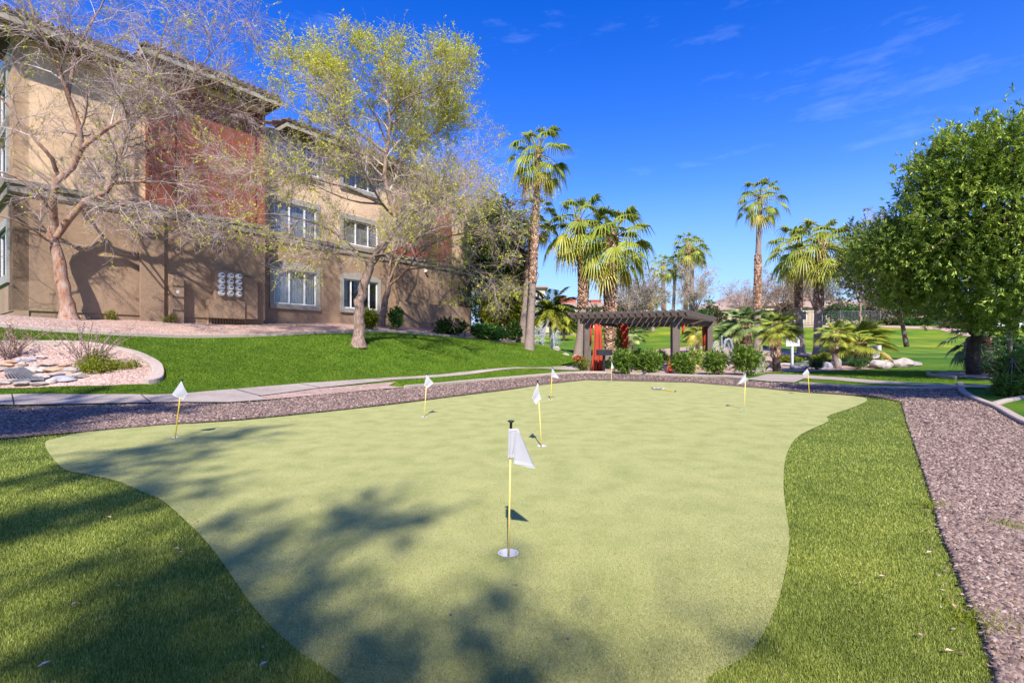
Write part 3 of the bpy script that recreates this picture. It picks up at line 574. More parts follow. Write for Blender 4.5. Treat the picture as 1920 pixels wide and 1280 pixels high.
bld = empty('apartment_building', (bx0, by0, 0), 'three storey apartment building with brown base, cream walls and red panels left of the green', 'apartment building')
NP = .30; NS = -.6; NR = -.35
tA0 = BT(24, 400)[0]; tR0 = BT(277, 300, NP)[0]; tR1 = BT(497, 300, NP)[0]; tS1 = BT(738, 450, NS)[0]; tQ0 = BT(846, 450, NR)[0]; tE = BT(884, 500, NS)[0]
zB = BT(200, 394)[1]                      # underside of the belt course
zB1 = zB + .62
zTA = BT(105, 114)[1]; zTR = BT(460, 203, NP)[1]; zTS = BT(620, 282, NS)[1]
zG = 1.2; zP = BT(112, 586)[1]
def belt(t0, t1, n, nm='belt_course'):
    b = FB(); b.fb(t0, t1, n + .004, n + .09, zB + .06, zB + .24); b.fb(t0, t1, n + .004, n + .05, zB + .24, zB + .34); b.fb(t0, t1, n + .004, n + .14, zB + .34, zB + .52); b.build(nm, 'trim', bld)
def window(px0, px1, pyt, pyb, n, ref, bars=(.36, .72), arch=False, curtain='blind', wn='window'):
    t0 = BT(px0, 500, n)[0]; t1 = BT(px1, 500, n)[0]; zt = BT(ref, pyt, n)[1]; zb_ = BT(ref, pyb, n)[1]; make_window(t0, t1, zb_, zt, n, bars, arch, curtain); return (t0, t1, zb_, zt)
def make_window(t0, t1, z0, z1, n, bars, arch, curtain, W=FB):
    f = W(); nf = n - .10
    f.fb(t0, t1, nf, nf + .06, z0, z0 + .07); f.fb(t0, t1, nf, nf + .06, z1 - .07, z1); f.fb(t0, t0 + .07, nf, nf + .058, z0 + .07, z1 - .07); f.fb(t1 - .07, t1, nf, nf + .058, z0 + .07, z1 - .07)
    for b in bars: tb = t0 + (t1 - t0) * b; f.fb(tb - .04, tb + .04, nf + .002, nf + .062, z0 + .07, z1 - .07)
    fo = f.build('window', 'whiteframe', bld)
    p = W(); p.fb(t0 + .07, t1 - .07, nf + .02, nf + .03, z0 + .07, z1 - .07); p.build('pane', 'glass', fo)
    tr = W(); w_ = .22; q = n + .06
    if W is FB or True:
        tr.fb(t0 - w_, t0, n - .098, q, z0 - .02, z1); tr.fb(t1, t1 + w_, n - .098, q, z0 - .02, z1); tr.fb(t0 - w_, t1 + w_, n - .098, q + .05, z0 - .26, z0 - .02)
        if arch:
            K = 10
            for i in range(K):
                u0 = t0 - w_ + (t1 - t0 + 2 * w_) * i / K; u1 = t0 - w_ + (t1 - t0 + 2 * w_) * (i + 1) / K; s0 = 1 - (2 * i / K - 1) ** 2; s1 = 1 - (2 * (i + 1) / K - 1) ** 2
                c = [(*BW(u0, q), z1), (*BW(u1, q), z1), (*BW(u1, n - .098), z1), (*BW(u0, n - .098), z1), (*BW(u0, q), z1 + .2 + .22 * s0), (*BW(u1, q), z1 + .2 + .22 * s1), (*BW(u1, n - .098), z1 + .2 + .22 * s1), (*BW(u0, n - .098), z1 + .2 + .22 * s0)]
                tr.hexa(c)
        else: tr.fb(t0 - w_, t1 + w_, n - .098, q, z1, z1 + .3)
    tr.build('window_trim', 'windowtrim', fo)
    if curtain:
        c = W(); q0 = t0 + .1; i = 0
        while q0 < t1 - .1:
            c.fb(q0, q0 + .085, n - .20 + (.012 if i % 2 else 0), n - .19 + (.012 if i % 2 else 0), z0 + .02, z1 - .02); q0 += .10; i += 1
        c.build('blinds', curtain, fo)
    c = W(); c.fb(t0 - .1, t1 + .1, n - .62, n - .60, z0 - .1, z1 + .1); c.build('room_interior', 'dark', fo)
hs = []
hs.append(window(513, 593, 513, 574, NS, 593, arch=True)); hs.append(window(644, 708, 522, 577, NS, 644, bars=(.22, .75), arch=True, curtain='yellowleaf' if False else 'dark'))
hs.append(window(513, 593, 394, 452, NS, 593)); hs.append(window(643, 708, 409, 455, NS, 643))
hs.append(window(513, 598, 281, 333, NS, 594)); hs.append(window(643, 708, 307, 346, NS, 643))
lowh = [h for h in hs if h[3] < zB]; uph = [h for h in hs if h[3] > zB]
D = 1.0
b = FB(); b.fb(tA0, tR0, -D, 0, zP + .03, zB); b.fb(tR0, tR1, -D, NP, zP + .03, zB); b.holes(tR1, tS1, NS - .55, NS, zP, zB, lowh); b.fb(tS1, tQ0, NS - .55, NR, zP, zB); b.fb(tQ0, tE, NS - .55, NS, zP, zB); b.build('ground_floor_wall', 'brown', bld)
b = FB(); b.fb(tA0 + .05, tR0, -D, -.05, zG, zP + .03); b.fb(tR0, tR1 - .05, -D, NP - .05, zG, zP + .03); b.fb(tR1 - .05, tS1, -D, NS - .004, zG, zP); b.fb(tS1, tQ0, -D, NR - .004, zG, zP); b.fb(tQ0, tE, -D, NS - .004, zG, zP); b.build('plinth', 'brown', bld)
b = FB(); b.fb(tA0, tR0, -D, 0, zB, zTA + .3); b.build('upper_wall', 'cream', bld)
b = FB(); b.fb(tQ0, tE, NS - .55, NS, zB, zTS); b.build('upper_wall', 'cream', bld)
b = FB(); b.holes(tR1, tS1, NS - .55, NS, zB, zTS, uph); b.build('upper_wall', 'cream', bld)
b = FB(); b.fb(tR0, tR1, -D, NP, zB, zTR); b.build('red_panel', 'red', bld)
b = FB(); b.fb(tS1, tQ0, NS - .55, NR, zB, zTS); b.build('red_panel', 'red', bld)
# shallow vertical reveals and pilaster on the base
b = FB(); tp = BT(285, 500, NP)[0]; b.fb(tp - .42, tp + .38, NP + .003, NP + .16, zG, zB); b.build('pilaster', 'brown', bld)
b = FB()
for px_ in (330, 480): t_ = BT(px_, 300, NP)[0]; b = FB(); b.fb(t_ - .03, t_ + .03, NP + .001, NP + .006, zB1, zTR); b.build('expansion_joint', 'dark', bld)
belt(tA0 - .14, tR0 + .02, 0); belt(tR0 - .0, tR1 + .14, NP); belt(tR1, tS1, NS); belt(tS1 - .1, tQ0 + .1, NR); belt(tQ0 + .1, tE + .1, NS)
# side wing that turns away at the left corner (s runs away from the camera)
def SW(s, m_): p = O_W + U_W * (tA0 - m_) - N_W * s; return p[0], p[1]
class SB(FB):
    def fb(s, t0, t1, n0, n1, z0, z1, a=.5):
        c = [(*SW(t0, n1), z0), (*SW(t1, n1), z0), (*SW(t1, n0), z0), (*SW(t0, n0), z0)]; s.hexa(c[::-1] + [(p[0], p[1], z1) for p in c[::-1]], a)
def side_windows():
    out = []
    for (z0, z1) in ((zP + 1.35, zP + 3.1), (zB1 + .3, zB1 + 2.0), (zTA - 2.35, zTA - .6)): out.append((1.0, 3.2, z0, z1))
    return out
sw = side_windows()
b = SB(); b.holes(.0, 14, -.4, 0, zP, zB, [sw[0]]); b.build('ground_floor_wall', 'brown', bld)
b = SB(); b.fb(0, 14, -.4, -.03, zG, zP); b.build('plinth', 'brown', bld)
b = SB(); b.holes(0, 14, -.4, 0, zB, zTA + .3, sw[1:]); b.build('upper_wall', 'cream', bld)
b = SB(); b.fb(-.0, 14, .004, .14, zB, zB + .22); b.fb(0, 14, .004, .07, zB + .22, zB + .36); b.fb(0, 14, .004, .2, zB + .36, zB + .62); b.build('belt_course', 'trim', bld)
for (t0, t1, z0, z1) in sw:
    f = SB(); f.fb(t0, t1, -.1, -.04, z0, z0 + .07); f.fb(t0, t1, -.1, -.04, z1 - .07, z1); f.fb(t0, t0 + .07, -.1, -.042, z0, z1); f.fb(t1 - .07, t1, -.1, -.042, z0, z1); f.fb((t0 + t1) / 2 - .04, (t0 + t1) / 2 + .04, -.098, -.038, z0, z1)
    fo = f.build('window', 'whiteframe', bld); p = SB(); p.fb(t0 + .07, t1 - .07, -.08, -.07, z0 + .07, z1 - .07); p.build('pane', 'glass', fo)
    p = SB(); p.fb(t0 - .28, t0, -.1, .07, z0 - .3, z1 + .3); p.fb(t1, t1 + .28, -.1, .07, z0 - .3, z1 + .3); p.fb(t0, t1, -.1, .08, z0 - .3, z0); p.fb(t0, t1, -.1, .08, z1, z1 + .3); p.build('window_trim', 'windowtrim', fo)
    p = SB(); q0 = t0 + .1
    while q0 < t1 - .15: p.fb(q0, q0 + .085, -.2, -.19, z0, z1); q0 += .1
    p.build('blinds', 'blind', fo); p = SB(); p.fb(t0 - .1, t1 + .1, -.5, -.45, z0 - .1, z1 + .1); p.build('room_interior', 'dark', fo)
# back bulk so that the block is solid from the side
b = FB(); b.fb(tA0 + .42, tE - .3, -13.5, -1.25, zG, zTS - .05); b.build('rear_block', 'cream', bld)
# roofs
def roof(t0, t1, n, zf, depth, pitch=.32):
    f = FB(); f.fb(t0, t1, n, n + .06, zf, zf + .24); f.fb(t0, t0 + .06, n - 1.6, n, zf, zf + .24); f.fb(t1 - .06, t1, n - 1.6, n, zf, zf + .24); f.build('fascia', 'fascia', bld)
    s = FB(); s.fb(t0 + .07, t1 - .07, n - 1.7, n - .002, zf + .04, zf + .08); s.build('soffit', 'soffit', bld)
    r_ = FB(); z2 = zf + .25
    c = [(*BW(t0 - .05, n + .1), z2), (*BW(t1 + .05, n + .1), z2), (*BW(t1 - depth * .7, n - depth), z2 + depth * pitch), (*BW(t0 + depth * .7, n - depth), z2 + depth * pitch)]
    r_.hexa(c + [(p[0], p[1], p[2] + .08) for p in c])
    c0 = [(*BW(t0 - .05, n + .1), z2), (*BW(t0 + depth * .7, n - depth), z2 + depth * pitch), (*BW(t0 - .05, n - depth * 1.6), z2)]
    r_.add(c0, [(0, 2, 1)])
    c1 = [(*BW(t1 + .05, n + .1), z2), (*BW(t1 - depth * .7, n - depth), z2 + depth * pitch), (*BW(t1 + .05, n - depth * 1.6), z2)]
    r_.add(c1, [(0, 1, 2)])
    q = t0 + .1
    rr = random.Random(3)
    while q < t1 - .1:
        L_ = min(1.0, (q - t0) / (.7 * 1.0), (t1 - q) / .7); dd = min(depth, max(.3, depth * L_)); j = rr.uniform(-.03, .03)
        r_.tube([(*BW(q, n + .16 + j), z2 + .09), (*BW(q, n - dd * .5), z2 + .1 + dd * .5 * pitch), (*BW(q, n - dd), z2 + .1 + dd * pitch)], [.10, .09, .08], 6); q += .27
    r_.build('roof', 'tile', bld)
zfA = BT(105, 72, .9)[1]; zfR = BT(460, 174.5, NP + .9)[1]; zfS = BT(602, 261, NS + .9)[1]
roof(tA0 - .9, BT(300, 100, .9)[0], .9, zfA, 4.0)
roof(BT(268, 90, NP + .9)[0], BT(526, 200, NP + .9)[0], NP + .9, zfR + .0, 4.0)
roof(BT(526, 200, NP)[0] + .3, BT(862, 330, NS + .9)[0], NS + .9, zfS, 4.0)
for q_ in ((tA0, tR0, -.6, -.004, zTA, zfA + .03), (tR0, tR1, -.6, NP - .004, zTR, zfR + .03), (tR1, tE, -1.1, NS - .004, zTS, zfS + .03)): b = FB(); b.fb(*q_); b.build('frieze', 'cream', bld)
# low wall at the far end
b = FB(); lt0 = BT(752, 590, 1.1)[0]; lt1 = BT(882, 590, 1.1)[0]; zl = BT(880, 577, 1.1)[1]; b.fb(lt0, lt1, .85, 1.1, zG + .3, zl); b.fb(lt1 - .25, lt1, -.5, .85, zG + .3, zl); b.build('low_wall', 'brown', bld)
# utility boxes
def zb(px, py, n): return BT(px, py, n)[1]
n1 = NP + .45; t0 = BT(322, 550, n1)[0]; t1 = BT(345, 550, n1)[0]; b = FB(); zt = zb(322, 517, n1); c = [(*BW(t0, n1), zG), (*BW(t1, n1), zG), (*BW(t1, NP), zG), (*BW(t0, NP), zG), (*BW(t0, n1), zt - .1), (*BW(t1, n1), zt - .1), (*BW(t1, NP), zt + .12), (*BW(t0, NP), zt + .12)]
b.hexa(c); o = b.build('utility_cabinet', 'brown', bld)
for py in (536, 557, 582): z_ = zb(322, py, n1); b = FB(); b.fb(t0 + .04, t1 - .02, n1 + .002, n1 + .03, z_, z_ + .05); b.build('cabinet_lip', 'soffit', o)
b = FB(); z_ = zb(330, 547, n1); tm = (t0 + t1) / 2; b.fb(tm - .06, tm + .05, n1 + .002, n1 + .008, z_ - .06, z_ + .07); b.build('notice_sticker', 'white', o)
n2 = NP + .35; t0 = BT(403, 550, n2)[0]; t1 = BT(457, 550, n2)[0]; t2 = BT(483, 560, n2)[0]; b = FB(); b.fb(t0, t1, NP, n2, zb(403, 562, n2), zb(403, 506, n2)); b.fb(t0 - .25, t1, NP, n2 + .12, zb(403, 596, n2), zb(403, 562, n2)); b.fb(t1 + .004, t2, NP, n2, zb(470, 598, n2), zb(470, 521, n2))
o = b.build('meter_cabinet', 'brown', bld)
zc0 = zb(403, 596, n2)
b = FB()
for i in range(14): q = t0 - .2 + i * .12; b.tube([(*BW(q, NP + .15), zc0 + .01), (*BW(q, NP + .15), zc0 - .5)], .03, 6)
b.build('conduit', 'brown', o)
for ci, px_ in enumerate((414.5, 431.0, 446.5)):
    for ri in range(4):
        tc_ = BT(px_, 530, n2)[0]; z_ = zb(px_, 516.5 + ci * 1.3 + ri * 10.9, n2); b = FB(); A = Vector((*BW(tc_, n2), z_)); B2 = Vector((*BW(tc_, n2 + .08), z_)); C2 = Vector((*BW(tc_, n2 + .18), z_))
        b.tube([A, B2], [.14, .14], 14); b.tube([B2, C2, C2 + (C2 - B2) * .1], [.115, .105, .07], 14); me_ = b.build('meter', 'metal' if False else 'whiteframe', o, smooth=False)
        b = FB(); b.fb(tc_ - .06, tc_ + .06, n2 + .19, n2 + .195, z_ + .0, z_ + .05); b.build('meter_dial', 'dark', me_)
for px_, py_, n_ in ((404, 443, NP), (797, 508, NR)):
    tc_, z_ = BT(px_, py_, n_); b = FB(); b.fb(tc_ - .06, tc_ + .06, n_, n_ + .1, z_ - .1, z_ + .12); A = Vector((*BW(tc_, n_ + .12), z_)); b.tube([A, A + Vector((.05, -.05, -.1))], [.06, .1], 10); b.build('flood_light', 'white', bld)

# ------------------------------------------------------------------ trees
def resample(P, n):
    P = np.array(smooth_poly([tuple(p) for p in P], 6, closed=False)) if len(P) > 2 else np.array(P, float)
    d = np.concatenate([[0], np.cumsum(np.linalg.norm(np.diff(P, axis=0), axis=1))]); s = np.linspace(0, d[-1], n)
    return np.stack([np.interp(s, d, P[:, i]) for i in range(3)], 1)
def tubes(PT, RD, sides):
    """PT (m,k,3), RD (m,k) -> V,T"""
    m_, k_, _ = PT.shape; tan = np.gradient(PT, axis=1); tan /= np.linalg.norm(tan, axis=2, keepdims=True) + 1e-9
    ref = np.zeros_like(tan); ref[..., 2] = 1; ref[np.abs(tan[..., 2]) > .92] = (0, 1, 0); x = np.cross(tan, ref); x /= np.linalg.norm(x, axis=2, keepdims=True) + 1e-9; y = np.cross(tan, x)
    a = np.arange(sides) * 2 * np.pi / sides; V = PT[:, :, None] + (x[:, :, None] * np.cos(a)[:, None] + y[:, :, None] * np.sin(a)[:, None]) * RD[:, :, None, None]
    idx = np.arange(m_ * k_ * sides).reshape(m_, k_, sides); A = idx[:, :-1]; B = idx[:, 1:]
    T = np.stack([A, np.roll(A, -1, 2), np.roll(B, -1, 2), B], -1).reshape(-1, 4); return V.reshape(-1, 3), T
def spawn(PT, RD, n, rg, u0, u1, llo, lhi, ang, rs, trop, wig, k_=6, minr=.002, taper=.25):
    m_, kk, _ = PT.shape; seg = np.linalg.norm(np.diff(PT, axis=1), axis=2).sum(1); pi_ = rg.choice(m_, n, p=seg / seg.sum()); u = rg.uniform(u0, u1, n) * (kk - 1); i = np.minimum(u.astype(int), kk - 2); f = (u - i)[:, None]
    p = PT[pi_, i] * (1 - f) + PT[pi_, i + 1] * f; r = RD[pi_, i] * (1 - f[:, 0]) + RD[pi_, i + 1] * f[:, 0]; t = PT[pi_, i + 1] - PT[pi_, i]; t /= np.linalg.norm(t, axis=1, keepdims=True) + 1e-9
    q = rg.normal(size=(n, 3)); q -= (q * t).sum(1, keepdims=True) * t; q /= np.linalg.norm(q, axis=1, keepdims=True) + 1e-9
    an = rg.uniform(ang * .6, ang * 1.4, n)[:, None]; d = t * np.cos(an) + q * np.sin(an) + np.array(trop) * .5; d /= np.linalg.norm(d, axis=1, keepdims=True)
    L_ = rg.uniform(llo, lhi, n) * (1.15 - .5 * u / (kk - 1)); out = np.empty((n, k_, 3)); out[:, 0] = p
    for j in range(1, k_):
        d = d + rg.normal(size=(n, 3)) * wig + np.array(trop) * .18; d /= np.linalg.norm(d, axis=1, keepdims=True); out[:, j] = out[:, j - 1] + d * (L_ / (k_ - 1))[:, None]
    r0 = np.maximum(r * rs, minr); R_ = r0[:, None] * np.linspace(1, taper, k_)[None]; return out, np.maximum(R_, minr * .6)
def leafmesh(P, Dn, L_, W_, rg, fold=.25, flat=.5):
    n = len(P); Dn = Dn / (np.linalg.norm(Dn, axis=1, keepdims=True) + 1e-9); up = rg.normal(size=(n, 3)) * flat + np.array([0, 0, 1.0]); s = np.cross(Dn, up); s /= np.linalg.norm(s, axis=1, keepdims=True) + 1e-9; nn = np.cross(s, Dn)
    L_ = np.broadcast_to(L_, (n,))[:, None]; W_ = np.broadcast_to(W_, (n,))[:, None]
    mid = P + Dn * L_ * .45; V = np.stack([P, mid - s * W_ / 2 + nn * W_ * fold, P + Dn * L_ - nn * L_ * .08, mid + s * W_ / 2 + nn * W_ * fold], 1)
    b = (np.arange(n) * 4)[:, None]; T = np.stack([b + np.array([0, 1, 2]), b + np.array([0, 2, 3])], 1).reshape(-1, 3); return V.reshape(-1, 3), T
def bare_tree(name, label, cat, base, limbs, seed, counts, leafspec, barkm='bark', llen=(1.2, 2.6), trop=(0, 0, .12), group=None, twr=.0042, dens=1.0, lsc=.80):
    """limbs: list of (points, r0, r1)"""
    rg = np.random.default_rng(seed); t = empty(name, base, label, cat, group); mb = MB(); K = 12; PT = []; RD = []
    for (pts, r0, r1) in limbs:
        q = resample(pts, K); q[2:-1] += rg.normal(size=(K - 3, 3)) * min(r0 * .3, .035); PT.append(q); RD.append(r0 * lsc * (np.linspace(1, r1 / r0, K) ** 1.15) if len(PT) > 1 else np.linspace(r0, r1, K))
    PT = np.array(PT); RD = np.array(RD)
    RD[0, 0] *= 1.5; RD[0, 1] *= 1.12
    V, T = tubes(PT, RD, 10); npmesh('trunk', V, T, barkm, t, smooth=True)
    P1, R1 = spawn(PT[1:], RD[1:], counts[0], rg, .2, 1, llen[0], llen[1], .9, .5, trop, .16, 7, .008)
    P2, R2 = spawn(P1, R1, counts[1], rg, .15, 1, llen[0] * .5, llen[1] * .55, .8, .55, trop, .2, 6, .0048)
    P3, R3 = spawn(P2, R2, counts[2], rg, .1, 1, .35, 1.0, .75, .6, (0, 0, leafspec.get('droop', .0)), .22, 5, twr)
    vs = []; ts = []; off = 0; var = []
    for (p, r, sdn) in ((P1, R1, 6), (P2, R2, 4), (P3, R3, 3)):
        V, T = tubes(p, r, sdn); vs.append(V); ts.append(T + off); off += len(V); var.append(np.repeat(rg.uniform(.15, .9, len(p)), p.shape[1] * sdn))
    npmesh('twigs', np.concatenate(vs), np.concatenate(ts), leafspec.get('twigm', 'twig'), t, var=np.concatenate(var))
    # leaves along the twigs where `keep` says so
    pr = leafspec['prob'](P3[:, -1, 2]); cl = .5 + .5 * np.sin(P3[:, 0, 0] * 2.3 + 1.3 * np.sin(P3[:, 0, 1] * 1.9)) * np.cos(P3[:, 0, 2] * 2.1 + P3[:, 0, 1]); m_ = rg.random(len(P3)) < pr * (.35 + 1.3 * cl); Q = P3[m_]; nl = leafspec['n']
    if len(Q):
        u = rg.uniform(0, Q.shape[1] - 1.01, (len(Q), nl)); i = u.astype(int); f = (u - i)[..., None]; ar = np.arange(len(Q))[:, None]; p = Q[ar, i] * (1 - f) + Q[ar, i + 1] * f; tn = Q[ar, i + 1] - Q[ar, i]; tn /= np.linalg.norm(tn, axis=2, keepdims=True) + 1e-9
        d = (tn * .6 + rg.normal(size=tn.shape) * .7).reshape(-1, 3); p = p.reshape(-1, 3); sz = rg.uniform(.6, 1.3, len(p)) * leafspec['L']
        V, T = leafmesh(p, d, sz, sz * leafspec.get('w', .5), rg, flat=.8); npmesh('foliage', V, T, leafspec.get('m', 'springleaf'), t, var=np.repeat(np.repeat(rg.uniform(0, 1, len(Q)), nl) * .6 + rg.uniform(0, .4, len(p)), 4))
    return t
def LP(Y, pts):   # limb from (px, py, dy) entries
    return [tuple(R(a[0], a[1], Y + (a[2] if len(a) > 2 else 0))) for a in pts]

Y1 = 16.0; gb = G(128, 600); Y1 = gb[1]
T1 = [(LP(Y1, [(130, 604), (122, 560), (113, 510), (104, 460), (101, 425)]), .235, .15),
      (LP(Y1, [(101, 425), (98, 390, -.2), (108, 345, -.3), (140, 305, -.4), (152, 275, -.5), (140, 215, -.6), (125, 170, -.8), (100, 100, -1.2), (62, 30, -1.5), (30, -60, -1.8)]), .17, .04),
      (LP(Y1, [(104, 445), (130, 410, .2), (165, 375, .3), (200, 362, .3), (222, 320, .2), (228, 270, 0), (262, 215, -.2), (330, 178, -.4), (420, 150, -.6)]), .15, .035),
      (LP(Y1, [(150, 280, -.5), (190, 250, -.3), (250, 215, -.2), (320, 190, 0), (400, 200, .3), (470, 215, .5)]), .10, .02),
      (LP(Y1, [(101, 400, 0), (70, 365, -.6), (35, 335, -1.0), (-10, 320, -1.4), (-70, 300, -1.8)]), .09, .02),
      (LP(Y1, [(110, 330, -.3), (90, 290, -.8), (50, 240, -1.2), (5, 190, -1.6), (-50, 150, -2)]), .09, .02),
      (LP(Y1, [(128, 180, -.7), (135, 130, -.5), (150, 80, -.3), (185, 20, -.2), (215, -50, 0)]), .08, .02),
      (LP(Y1, [(215, 345, .3), (260, 340, .5), (320, 345, .6), (380, 350, .6), (440, 365, .4)]), .07, .012),
      (LP(Y1, [(262, 215, -.2), (280, 160, -.6), (300, 90, -.9), (320, 20, -1.0)]), .07, .015),
      (LP(Y1, [(180, 368, .3), (230, 385, -.4), (300, 372, -.8), (340, 380, -1.0)]), .05, .012),
      (LP(Y1, [(104, 460, 0), (60, 430, -.8), (20, 410, -1.4), (-40, 400, -2)]), .06, .014),
      (LP(Y1, [(330, 178, -.4), (380, 120, -.3), (420, 70, 0), (450, 30, .2)]), .045, .01),
      (LP(Y1, [(320, 190, 0), (370, 235, .5), (440, 280, .6), (490, 330, .6)]), .045, .01)]
bare_tree('bare_tree', 'leafless tree with orange peeling bark in front of the wall on the left', 'tree', (gb[0], gb[1], gb[2]), T1, 11, (160, 1400, 12000),
          dict(prob=lambda z: np.where(z < 99, .06, 0), n=9, L=.075, droop=-.10), 'orangebark', (1.0, 2.3), (0, 0, .05))
gb = G(672, 646); Y2 = gb[1]
T2 = [(LP(Y2, [(672, 652), (672, 615), (675, 575), (682, 535), (694, 500)]), .25, .18),
      (LP(Y2, [(694, 500), (700, 478), (726, 447, -.2), (742, 417, -.3), (730, 374, -.3), (720, 331, -.3), (726, 284, -.3), (732, 228, -.3), (724, 168, -.4), (716, 108, -.5)]), .17, .03),
      (LP(Y2, [(692, 505), (712, 480, .4), (726, 455, .5), (770, 400, .8), (800, 374, 1.0), (850, 331, 1.3)]), .09, .02),
      (LP(Y2, [(740, 420, -.3), (790, 393, -.6), (840, 381, -1), (890, 366, -1.2)]), .08, .015),
      (LP(Y2, [(726, 288, -.3), (690, 262, -.5), (650, 232, -.8), (610, 185, -1.0), (585, 133, -1.1), (570, 90, -1.1)]), .08, .015),
      (LP(Y2, [(694, 495), (660, 478, -.6), (610, 465, -1.1), (565, 452, -1.4)]), .07, .015),
      (LP(Y2, [(735, 232, -.3), (765, 206, .2), (790, 159, .5), (815, 108, .6)]), .06, .012),
      (LP(Y2, [(718, 340, -.3), (680, 331, .4), (625, 292, 1.0), (570, 228, 1.4), (530, 151, 1.5)]), .07, .012),
      (LP(Y2, [(728, 219, -.3), (760, 185, -.8), (810, 168, -1.2), (840, 133, -1.4)]), .05, .012),
      (LP(Y2, [(730, 314, -.3), (770, 280, .6), (820, 245, 1.2), (860, 219, 1.4)]), .06, .012),
      (LP(Y2, [(720, 383, -.3), (660, 376, -1.0), (600, 353, -1.5), (550, 331, -1.8)]), .06, .012),
      (LP(Y2, [(738, 405, -.3), (710, 374, -1.2), (680, 314, -2.2), (640, 245, -2.8), (620, 176, -3.0)]), .07, .014),
      (LP(Y2, [(728, 374, -.3), (760, 340, .8), (770, 280, 1.8), (760, 211, 2.6)]), .06, .014),
      (LP(Y2, [(725, 271, -.3), (700, 211, -1.2), (660, 151, -1.8), (640, 99, -2.0)]), .06, .012),
      (LP(Y2, [(700, 480), (740, 470, -1.5), (790, 440, -2.4), (840, 425, -2.8)]), .05, .012),
      (LP(Y2, [(692, 500), (640, 445, -1.0), (560, 410, -1.6), (490, 400, -2.0), (430, 410, -2.2)]), .06, .012),
      (LP(Y2, [(715, 383, -.3), (640, 348, -1.2), (560, 331, -1.8), (480, 323, -2.2), (430, 340, -2.4)]), .06, .012)]
z0 = CZ - (420 - HY) / F * Y2
bare_tree('budding_tree', 'tall pale trunked tree on the lawn slope with fresh yellow green leaves up high', 'tree', (gb[0], gb[1], gb[2]), T2, 21, (200, 2000, 16500),
          dict(prob=lambda z: np.clip((z - z0) / 6.5, .30, 1) ** 1.2 * .80, n=10, L=.078, droop=.14), 'bark', (1.0, 2.3), (0, 0, .16))
gb = G(714, 612); Y3 = gb[1]
T3 = [(LP(Y3, [(714, 612), (722, 570), (730, 530)]), .22, .15),
      (LP(Y3, [(730, 530), (745, 490), (790, 440, .3), (840, 380, .5), (880, 320, .6), (900, 290, .6)]), .12, .02),
      (LP(Y3, [(730, 535), (760, 510, -.5), (790, 470, -1), (850, 440, -1.5), (930, 430, -1.8), (985, 445, -2)]), .09, .015),
      (LP(Y3, [(728, 530), (735, 480, .3), (760, 400, .5), (770, 320, .5)]), .08, .015),
      (LP(Y3, [(800, 430, .3), (860, 410, 0), (930, 370, -.4), (980, 350, -.6)]), .07, .012),
      (LP(Y3, [(765, 505, -.5), (830, 500, -1.5), (900, 510, -2.3), (960, 520, -2.6)]), .05, .012),
      (LP(Y3, [(790, 440, .3), (820, 360, 1), (880, 290, 1.3), (940, 260, 1.4)]), .06, .012)]
bare_tree('wall_tree', 'leaning bare tree close to the building wall right of the tall budding tree', 'tree', gb, T3, 31, (120, 1200, 10000),
          dict(prob=lambda z: np.where(z > 0, .16, .1), n=9, L=.10, droop=-.06), 'bark', (1.4, 3.0), (0, 0, -.02))
# trees behind the photographer whose shadows lie on the turf
def overhead(px, py, h):   # a branch point at height h whose sun shadow falls on the turf at this spot
    x, y = GF(px, py); dd = h / math.tan(_el); return (x + dd * math.sin(_az), y - dd * math.cos(_az), h)
def overhead_tree(lab, x, y, ztr, streaks, seed, cnt, lp, L_=.15):
    limbs = [([(x, y, 0), (x + .1, y, ztr * .5), (x, y + .1, ztr)], .27, .2)]
    for hs_, pts, r0 in streaks:
        q = [overhead(px, py, hs_ + .2 * i) for i, (px, py) in enumerate(pts)]; m_ = tuple((np.array((x, y + .1, ztr)) * .45 + np.array(q[0]) * .55) + [0, 0, .25]); limbs.append(([(x, y + .1, ztr), m_] + q, r0, .02))
    bare_tree('shade_tree', lab, 'tree', (x, y, 0), limbs, seed, cnt, dict(prob=lambda z: z * 0 + lp, n=14, L=L_, m='oleander', w=.4), 'bark', (.3, .62), (0, 0, -.05), twr=.005)
overhead_tree('broad tree behind and left of the photographer whose shadow streaks the turf collar', -6.0, -6.5, 4.2,
    [(8.2, [(-120, 1040), (60, 965), (230, 925), (330, 885)], .14), (7.4, [(-120, 1165), (120, 1065), (290, 990), (390, 955)], .14), (6.6, [(-60, 1290), (110, 1200), (250, 1130), (330, 1075)], .13), (9.0, [(-100, 880), (130, 852), (300, 838), (420, 812)], .12), (8.6, [(-140, 930), (60, 905), (180, 890), (300, 862)], .12)], 5, (120, 600, 2600), .26)
overhead_tree('broad tree standing right behind the photographer whose shadow blots the near green', -1.6, -7.6, 3.8,
    [(6.2, [(600, 1450), (670, 1290), (730, 1195), (800, 1125)], .20), (6.4, [(560, 1430), (630, 1280), (690, 1190), (740, 1150)], .16), (7.0, [(440, 1320), (530, 1150), (600, 1070), (690, 1000)], .12), (7.6, [(300, 1350), (390, 1170), (470, 1080), (540, 1000)], .13), (6.4, [(230, 1420), (340, 1240), (430, 1140)], .08),
     (6.0, [(1000, 1500), (1005, 1330), (1010, 1230), (1030, 1150)], .12), (6.2, [(1180, 1500), (1200, 1340), (1190, 1240)], .11)], 8, (110, 500, 2100), .19)
x, y, zl, hh, sp = -9.4, -4.0, .66, 11.0, 2.7; rg_ = random.Random(6); limbs = [([(x, y, 0), (x + .1, y, hh * .12), (x, y + .1, hh * zl)], .26, .2)]
